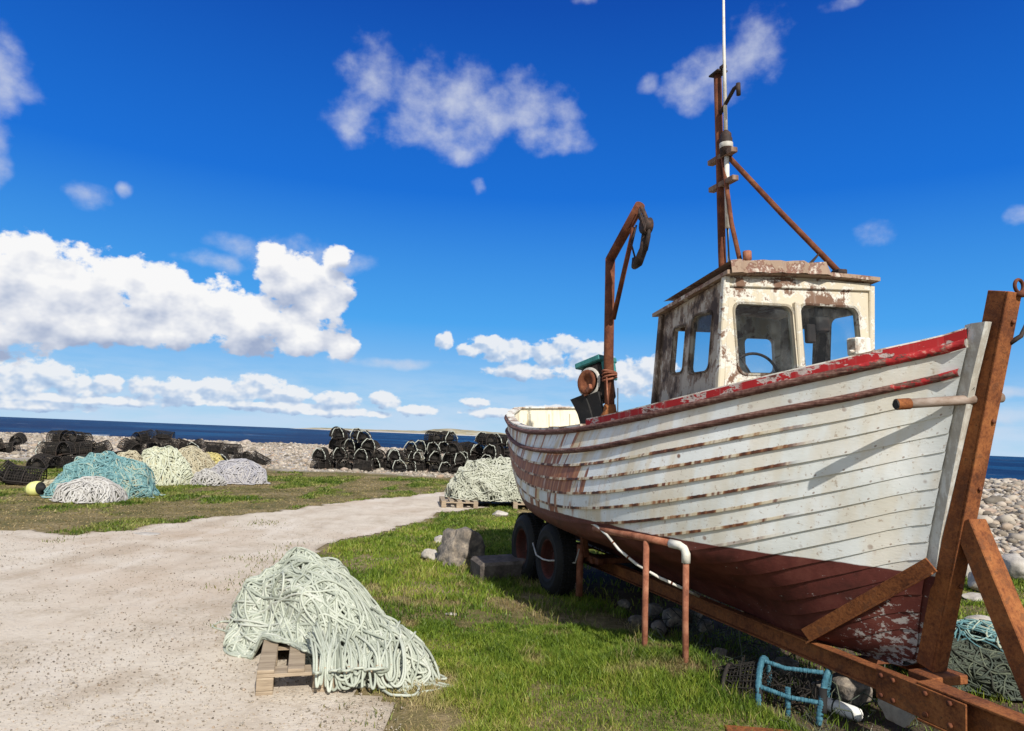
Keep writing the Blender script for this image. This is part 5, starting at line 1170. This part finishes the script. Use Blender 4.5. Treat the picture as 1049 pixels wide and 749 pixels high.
wrapped([(L_ * .2, .16, .19), (L_ * .98, .16, .17)], .013, 'potframe', 'tarred_bar')
wrapped([(L_ * .58, -.165, .17), (L_ * .585, -.175, .0)], .018, 'blue_rope_wrap', 'wrapped_post')
MB().tube([(L_ * 1.0, -.15, .2), (L_ * 1.005, -.168, .1), (L_ * 1.0, -.18, .07)], .0235, 10).build('black_tape', M['rubber'], creel)
MB().tube([(L_ * .215, -.165, .14), (L_ * .215, -.175, .06)], .0235, 10).build('black_tape', M['rubber'], creel)
mb = MB()
for i in range(12):
    f = i / 11; x = L_ * .2 - f * (L_ * .2 + .16); w = .36 - .1 * f; mb.tube(arch(x, w, .3 - .11 * f), .004, 4, False, False)
for k in range(1, 15):
    q = arch(0, 1, 1)[k]; mb.tube([(L_ * .2, q[1] * .36, q[2] * .3), (-.05, q[1] * .33, q[2] * .24), (-.16, q[1] * .26, q[2] * .19)], .004, 4, False, False)
for k in range(70):
    a = rng.uniform(-.14, L_ * .9); mb.tube([(a, rng.uniform(-.15, .15), rng.uniform(.0, .2)), (a + rng.normal() * .05, rng.uniform(-.15, .15), rng.uniform(.02, .26)), (a + rng.normal() * .1, rng.uniform(-.14, .14), rng.uniform(0, .2))], .004, 4, False, False)
mb.build('torn_netting', M['net'], creel)
f0, f1 = A(gp(843, 728, .05)), A(gp(883, 741, .04)); dv = f1 - f0; ln = np.linalg.norm(dv)
fl = MB().revolve([(0, 0), (.02, .0), (.036, .012), (.041, .05), (.041, ln - .05), (.036, ln - .012), (.02, ln), (0, ln)], (0, 0, 0), 0, 18).build('float', M['white_foam'], None, tuple(f0), (0, math.asin(-dv[2] / ln), math.atan2(dv[1], dv[0])))
tag(fl, 'white cylindrical foam float lying in the grass right of the blue creel', 'float')
MB().revolve([(.0415, ln * .3), (.043, ln * .31), (.043, ln * .33), (.0415, ln * .34)], (0, 0, 0), 0, 18).build('cord', M['rope_dark'], fl)
nc = at(1006, 692)
nh = rope_heap('net_heap', nc, .0, .58, .44, .30, 520, .0055, 'rope_dark', 51, 'dark net heap with blue strands on the grass behind the drawbar', cat='net heap', align=.2, loop=(.15, .5), npt=34, lump=.4)
P = []
for k in range(46):
    t = np.linspace(0, 1, 16); a = rng.uniform(0, 2 * PI); r0 = rng.uniform(0, .3); x = r0 * math.cos(a) + .28 * (t - .5) + .05 * np.sin(t * 7 + k); y = -.1 + .6 * r0 * math.sin(a) + .1 * np.sin(t * 5 + k * 2); q2 = np.clip(1 - (x / .56)**2 - (y / .42)**2, 0, 1)
    P.append(np.stack([x, y, .03 + .34 * q2**.7 + .02 * rng.random()], -1))
tubes(mb := MB(), A(P), .006, 5, False, True, tone=rng.random((46, 1))); mb.build('blue_strands', M['rope_teal'], nh)
plank = MB().box((-.3, -.05, 0), (.3, .05, .03), .005).build('plank', M['rust'], None, gp(800, 756), (0, 0, -.1)); tag(plank, 'rusty flat bar in the grass at the bottom edge below the float', 'bar')

RT = [(-2.1, -1.10, .90), (-1.9, -1.085, .907), (-1.455, -1.0, .915), (-1.27, -.90, .905)]
rail = empty('pipe_rail', tuple(trailer_world((-1.45, -.82, .1))), 0, 'rusty pipe rail on two legs beside the trailer with a white elbow', 'pipe rail')
RW = A(rail.location)
def rp(P): return [A(trailer_world(p)) - RW for p in P]
MB().tube(rp(RT), .026, 12).build('top_pipe', M['rust_pipe'], rail)
e = rp([(-1.29, -.91, .906), (-1.22, -.872, .90), (-1.19, -.855, .885), (-1.178, -.85, .85), (-1.177, -.85, .79)]); MB().tube(e, .030, 12).build('white_elbow', M['white_pipe'], rail)
MB().tube(rp([(-1.177, -.85, .82), (-1.175, -.85, .4), (-1.16, -.85, 0)]), .022, 12).build('leg', M['rust_pipe'], rail)
MB().tube(rp([(-1.455, -1.0, .90), (-1.455, -1.0, .4), (-1.45, -1.0, 0)]), .022, 12).build('leg', M['rust_pipe'], rail)
def on_y(px, py, y):
    d = ray(px, py); o = CAM - BASE; t_ = (y - o @ PT) / (d @ PT); return CAM + d * t_
HP = [on_y(*q) for q in ((572, 521, -1.05), (590, 529, -1.09), (610, 538, -1.11), (622, 548, -1.10), (634, 563, -1.06), (652, 578, -.98), (676, 592, -.88), (698, 602, -.74), (716, 611, -.55))]
hose = MB().tube(HP, .011, 8).build('hose', M['white_pipe'])
tag(hose, 'thin white hose running from the hull bottom down to the side beam', 'hose')
mb = MB()
for k in (3, 4, 5, 6): mb.tube([HP[k] * .5 + HP[k + 1] * .5, HP[k] * .42 + HP[k + 1] * .58], .0125, 8)
mb.build('brown_lashing', M['rust_dark'], hose)
wr = MB().tube([trailer_world(p) for p in [(-4.22, -.82, .46), (-4.05, -.84, .36), (-3.85, -.84, .35), (-3.72, -.83, .36), (-3.6, -.78, .38), (-3.46, -.65, .38), (-3.44, -.62, .52)]], .009, 6).build('bent_wire', M['galv']); tag(wr, 'bent pale wire rod crossing in front of the trailer wheel', 'wire rod')
sl_b = A([ -900., 2900., -2.6])
# ------------------------------------------------------------------ sky, sun, camera
SUN_EL = math.radians(37); sd = FW * math.cos(math.radians(2)) + PT * math.sin(math.radians(2)); SUN_AZ = math.atan2(sd[0], sd[1])
w = bpy.data.worlds.new('World'); scene.world = w; w.use_nodes = True; w.node_tree.nodes.clear(); t = NT(w.node_tree)
STR = .12
sky = t('ShaderNodeTexSky', sky_type='NISHITA', sun_disc=False, sun_elevation=SUN_EL, sun_rotation=SUN_AZ, altitude=0., air_density=1., dust_density=.3, ozone_density=3.)
hs = t('ShaderNodeHueSaturation', i_Hue=.5, i_Saturation=1.32, i_Value=1., i_Color=sky)
N = t('ShaderNodeTexCoord', 0); s = t('ShaderNodeSeparateXYZ', None, i_0=N)
az = t.math('MULTIPLY', t.math('ARCTAN2', s.outputs[0], s.outputs[1]), 180 / PI); el = t.math('MULTIPLY', t.math('ARCSINE', s.outputs[2]), 180 / PI)
p = t('ShaderNodeCombineXYZ', i_0=az, i_1=el, i_2=0.)
def ae(x, y): d = ray(x, y); d = d / np.linalg.norm(d); return math.degrees(math.atan2(d[0], d[1])), math.degrees(math.asin(d[2]))
EXPO = .12; q = 1 / STR / 2**EXPO
def rad(c): return tuple(x * q for x in c)
# deep clear blue ahead, away from the sun; broken cloud added behind and overhead, out of view, to whiten the fill light
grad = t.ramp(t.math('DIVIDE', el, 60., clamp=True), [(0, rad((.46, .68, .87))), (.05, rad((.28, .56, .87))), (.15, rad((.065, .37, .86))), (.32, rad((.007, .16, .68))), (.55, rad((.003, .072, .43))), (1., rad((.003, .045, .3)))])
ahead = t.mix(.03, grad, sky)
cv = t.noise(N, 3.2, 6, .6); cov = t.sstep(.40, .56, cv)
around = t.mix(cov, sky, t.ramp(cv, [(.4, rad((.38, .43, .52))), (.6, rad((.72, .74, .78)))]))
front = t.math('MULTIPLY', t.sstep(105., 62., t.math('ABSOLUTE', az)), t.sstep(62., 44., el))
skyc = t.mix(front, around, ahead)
K_ = math.degrees(1 / FPX)
def field(tree, vec, blobs):
    """1 - min over blobs of normalised squared distance (degrees of azimuth / elevation)"""
    acc = None
    for (x, y, rx, ry) in blobs:
        a, e = ae(x, y); ix, iy = 1 / (rx * K_), 1 / (ry * K_)
        q = tree.vmath('MULTIPLY_ADD', vec, (ix, iy, 0), (-a * ix, -e * iy, 0)); d = tree.vmath('DOT_PRODUCT', q, q, out=1)
        acc = d if acc is None else tree.math('SMOOTH_MIN', acc, d, .25)
    return tree.math('SUBTRACT', 1., acc)
def group(name, blobs, amp, warp, sc, det=9):
    g = bpy.data.node_groups.new(name, 'ShaderNodeTree'); g.interface.new_socket('p', in_out='INPUT', socket_type='NodeSocketVector'); g.interface.new_socket('d', in_out='OUTPUT', socket_type='NodeSocketFloat')
    q = NT(g); i = g.nodes.new('NodeGroupInput').outputs[0]; o = g.nodes.new('NodeGroupOutput')
    wv = q.noise(i, sc * .55, 3, .55, out=1); v = q.vmath('MULTIPLY_ADD', wv, (warp, warp * .7, 0), (-warp / 2, -warp * .35, 0)); v = q.vmath('ADD', i, v)
    f = field(q, v, blobs); n = q.noise(q.vmath('MULTIPLY', i, (1, 1.25, 0)), sc, det, .56)
    g.links.new(q.math('ADD', f, q.math('MULTIPLY', q.math('SUBTRACT', n, .5), amp)), o.inputs[0]); return g
def use(g, vec):
    n = w.node_tree.nodes.new('ShaderNodeGroup'); n.node_tree = g; w.node_tree.links.new(vec, n.inputs[0]); return n.outputs[0]
big = [(10, 275, 75, 34), (-40, 300, 90, 55), (60, 300, 85, 42), (115, 287, 48, 26), (165, 298, 45, 28), (200, 318, 85, 34), (255, 328, 70, 32), (90, 332, 150, 20), (308, 345, 50, 22), (300, 285, 42, 30), (330, 305, 30, 38), (278, 262, 20, 16), (345, 262, 16, 14), (-20, 338, 70, 16), (345, 355, 22, 16)]
mid = [(520, 360, 36, 14), (500, 352, 22, 10), (560, 362, 22, 14), (535, 380, 40, 10), (580, 352, 18, 10), (605, 368, 26, 20), (598, 382, 36, 10), (640, 388, 44, 20), (670, 380, 24, 16), (455, 350, 11, 11), (484, 358, 18, 8),
       (30, 385, 40, 16), (8, 392, 40, 14), (80, 396, 18, 12), (108, 394, 16, 11), (150, 397, 17, 12), (185, 400, 30, 12), (230, 402, 36, 14), (265, 396, 26, 14), (290, 404, 30, 10), (60, 408, 110, 5), (345, 410, 26, 9), (395, 410, 18, 10), (428, 420, 24, 6), (487, 413, 14, 6), (520, 424, 50, 6), (330, 422, 80, 5), (565, 420, 30, 6), (250, 414, 110, 5), (20, 414, 60, 6)]
wisp = [(455, 100, 70, 34), (500, 112, 60, 30), (380, 85, 36, 36), (362, 118, 30, 22), (430, 112, 44, 32), (480, 128, 62, 28), (530, 112, 56, 30), (578, 118, 24, 18), (470, 150, 40, 14), (355, 62, 14, 12), (560, 145, 40, 14), (488, 188, 9, 7),
        (775, 50, 34, 28), (740, 72, 36, 24), (705, 92, 34, 16), (668, 88, 12, 10), (0, 78, 18, 30), (22, 90, 20, 12), (-2, 160, 11, 22), (89, 197, 18, 12), (126, 192, 8, 6), (897, 238, 18, 11), (1046, 219, 10, 9), (865, 2, 24, 7), (600, 6, 14, 6), (285, 255, 60, 16), (215, 266, 24, 9), (350, 268, 26, 12), (400, 372, 60, 5), (1005, 442, 50, 7), (1030, 428, 40, 6), (1030, 402, 26, 5)]
gb = group('cumulus', big, 3.0, 1.2, .5); gm = group('small_cumulus', mid, 2.6, .8, 1.0); gbs = group('cumulus_form', big, 1.9, 1.2, .42, 3.); gms = group('small_cumulus_form', mid, 1.9, .8, .9, 2.); gw = group('wisps', wisp, 5.2, 3.2, .3)
SH = (-.5, 1.5, 0)
def shade(g, gs, lo, hi, k, sh):
    a = use(g, p); a2 = use(gs, p); b = use(gs, t.vmath('ADD', p, sh))
    al = t.sstep(lo, hi, a); li = t.math('ADD', .56, t.math('MULTIPLY', t.math('SUBTRACT', a2, b), k), clamp=True)
    return al, li
ab, lb = shade(gb, gbs, .0, .42, .62, SH); am, lm = shade(gm, gms, -.05, .5, .6, (.25, .45, 0)); aw = use(gw, p)
cb = t.ramp(lb, [(.0, (.36, .43, .6)), (.3, (.55, .6, .72)), (.55, (.76, .78, .84)), (.85, (.97, .96, .95))]); cm = t.ramp(lm, [(.0, (.33, .46, .68)), (.4, (.5, .62, .8)), (.75, (.86, .88, .91))])
sc_ = lambda c: t.vmath('SCALE', c) 
def scale(c):
    n = w.node_tree.nodes.new('ShaderNodeVectorMath'); n.operation = 'SCALE'; w.node_tree.links.new(c, n.inputs[0]); n.inputs[3].default_value = q; return n.outputs[0]
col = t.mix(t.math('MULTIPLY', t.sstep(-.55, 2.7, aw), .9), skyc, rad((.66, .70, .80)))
# thin veil low in the sky
vl = t.math('MULTIPLY', t.math('MULTIPLY', t.sstep(6.5, .5, el), t.sstep(.32, .62, t.noise(t.vmath('MULTIPLY', p, (.12, .6, 0)), 1., 6, .6))), .8); col = t.mix(vl, col, rad((.55, .7, .88)))
col = t.mix(t.math('MULTIPLY', am, .93), col, scale(cm)); col = t.mix(t.math('MULTIPLY', ab, .97), col, scale(cb))
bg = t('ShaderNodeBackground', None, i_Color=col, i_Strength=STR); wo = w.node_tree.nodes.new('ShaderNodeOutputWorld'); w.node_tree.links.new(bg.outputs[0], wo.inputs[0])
w.cycles.sampling_method = 'MANUAL'; w.cycles.sample_map_resolution = 512

sl = bpy.data.lights.new('sun', 'SUN'); so = bpy.data.objects.new('sun', sl); COL.objects.link(so)
sl.energy = 4.9; sl.angle = math.radians(.5); sl.color = (1., .955, .88)
dirv = Vector((sd[0] * math.cos(SUN_EL), sd[1] * math.cos(SUN_EL), math.sin(SUN_EL))); so.rotation_euler = dirv.to_track_quat('Z', 'Y').to_euler()
so.location = (6, -8, 12)

cam = bpy.data.cameras.new('camera'); co = bpy.data.objects.new('camera', cam); COL.objects.link(co); scene.camera = co
cam.sensor_width = 36; cam.lens = FPX / 1049 * 36; cam.clip_start = .05; cam.clip_end = 60000
mw = Matrix.Identity(4)
for i in range(3): mw[i][0], mw[i][1], mw[i][2], mw[i][3] = CR[i], CU[i], -CF[i], CAM[i]
co.matrix_world = mw
vs = scene.view_settings; vs.view_transform = 'Standard'; vs.look = 'None'; vs.exposure = EXPO; vs.gamma = 1.; vs.use_curve_mapping = False
scene.cycles.max_bounces = 6; scene.cycles.transparent_max_bounces = 12
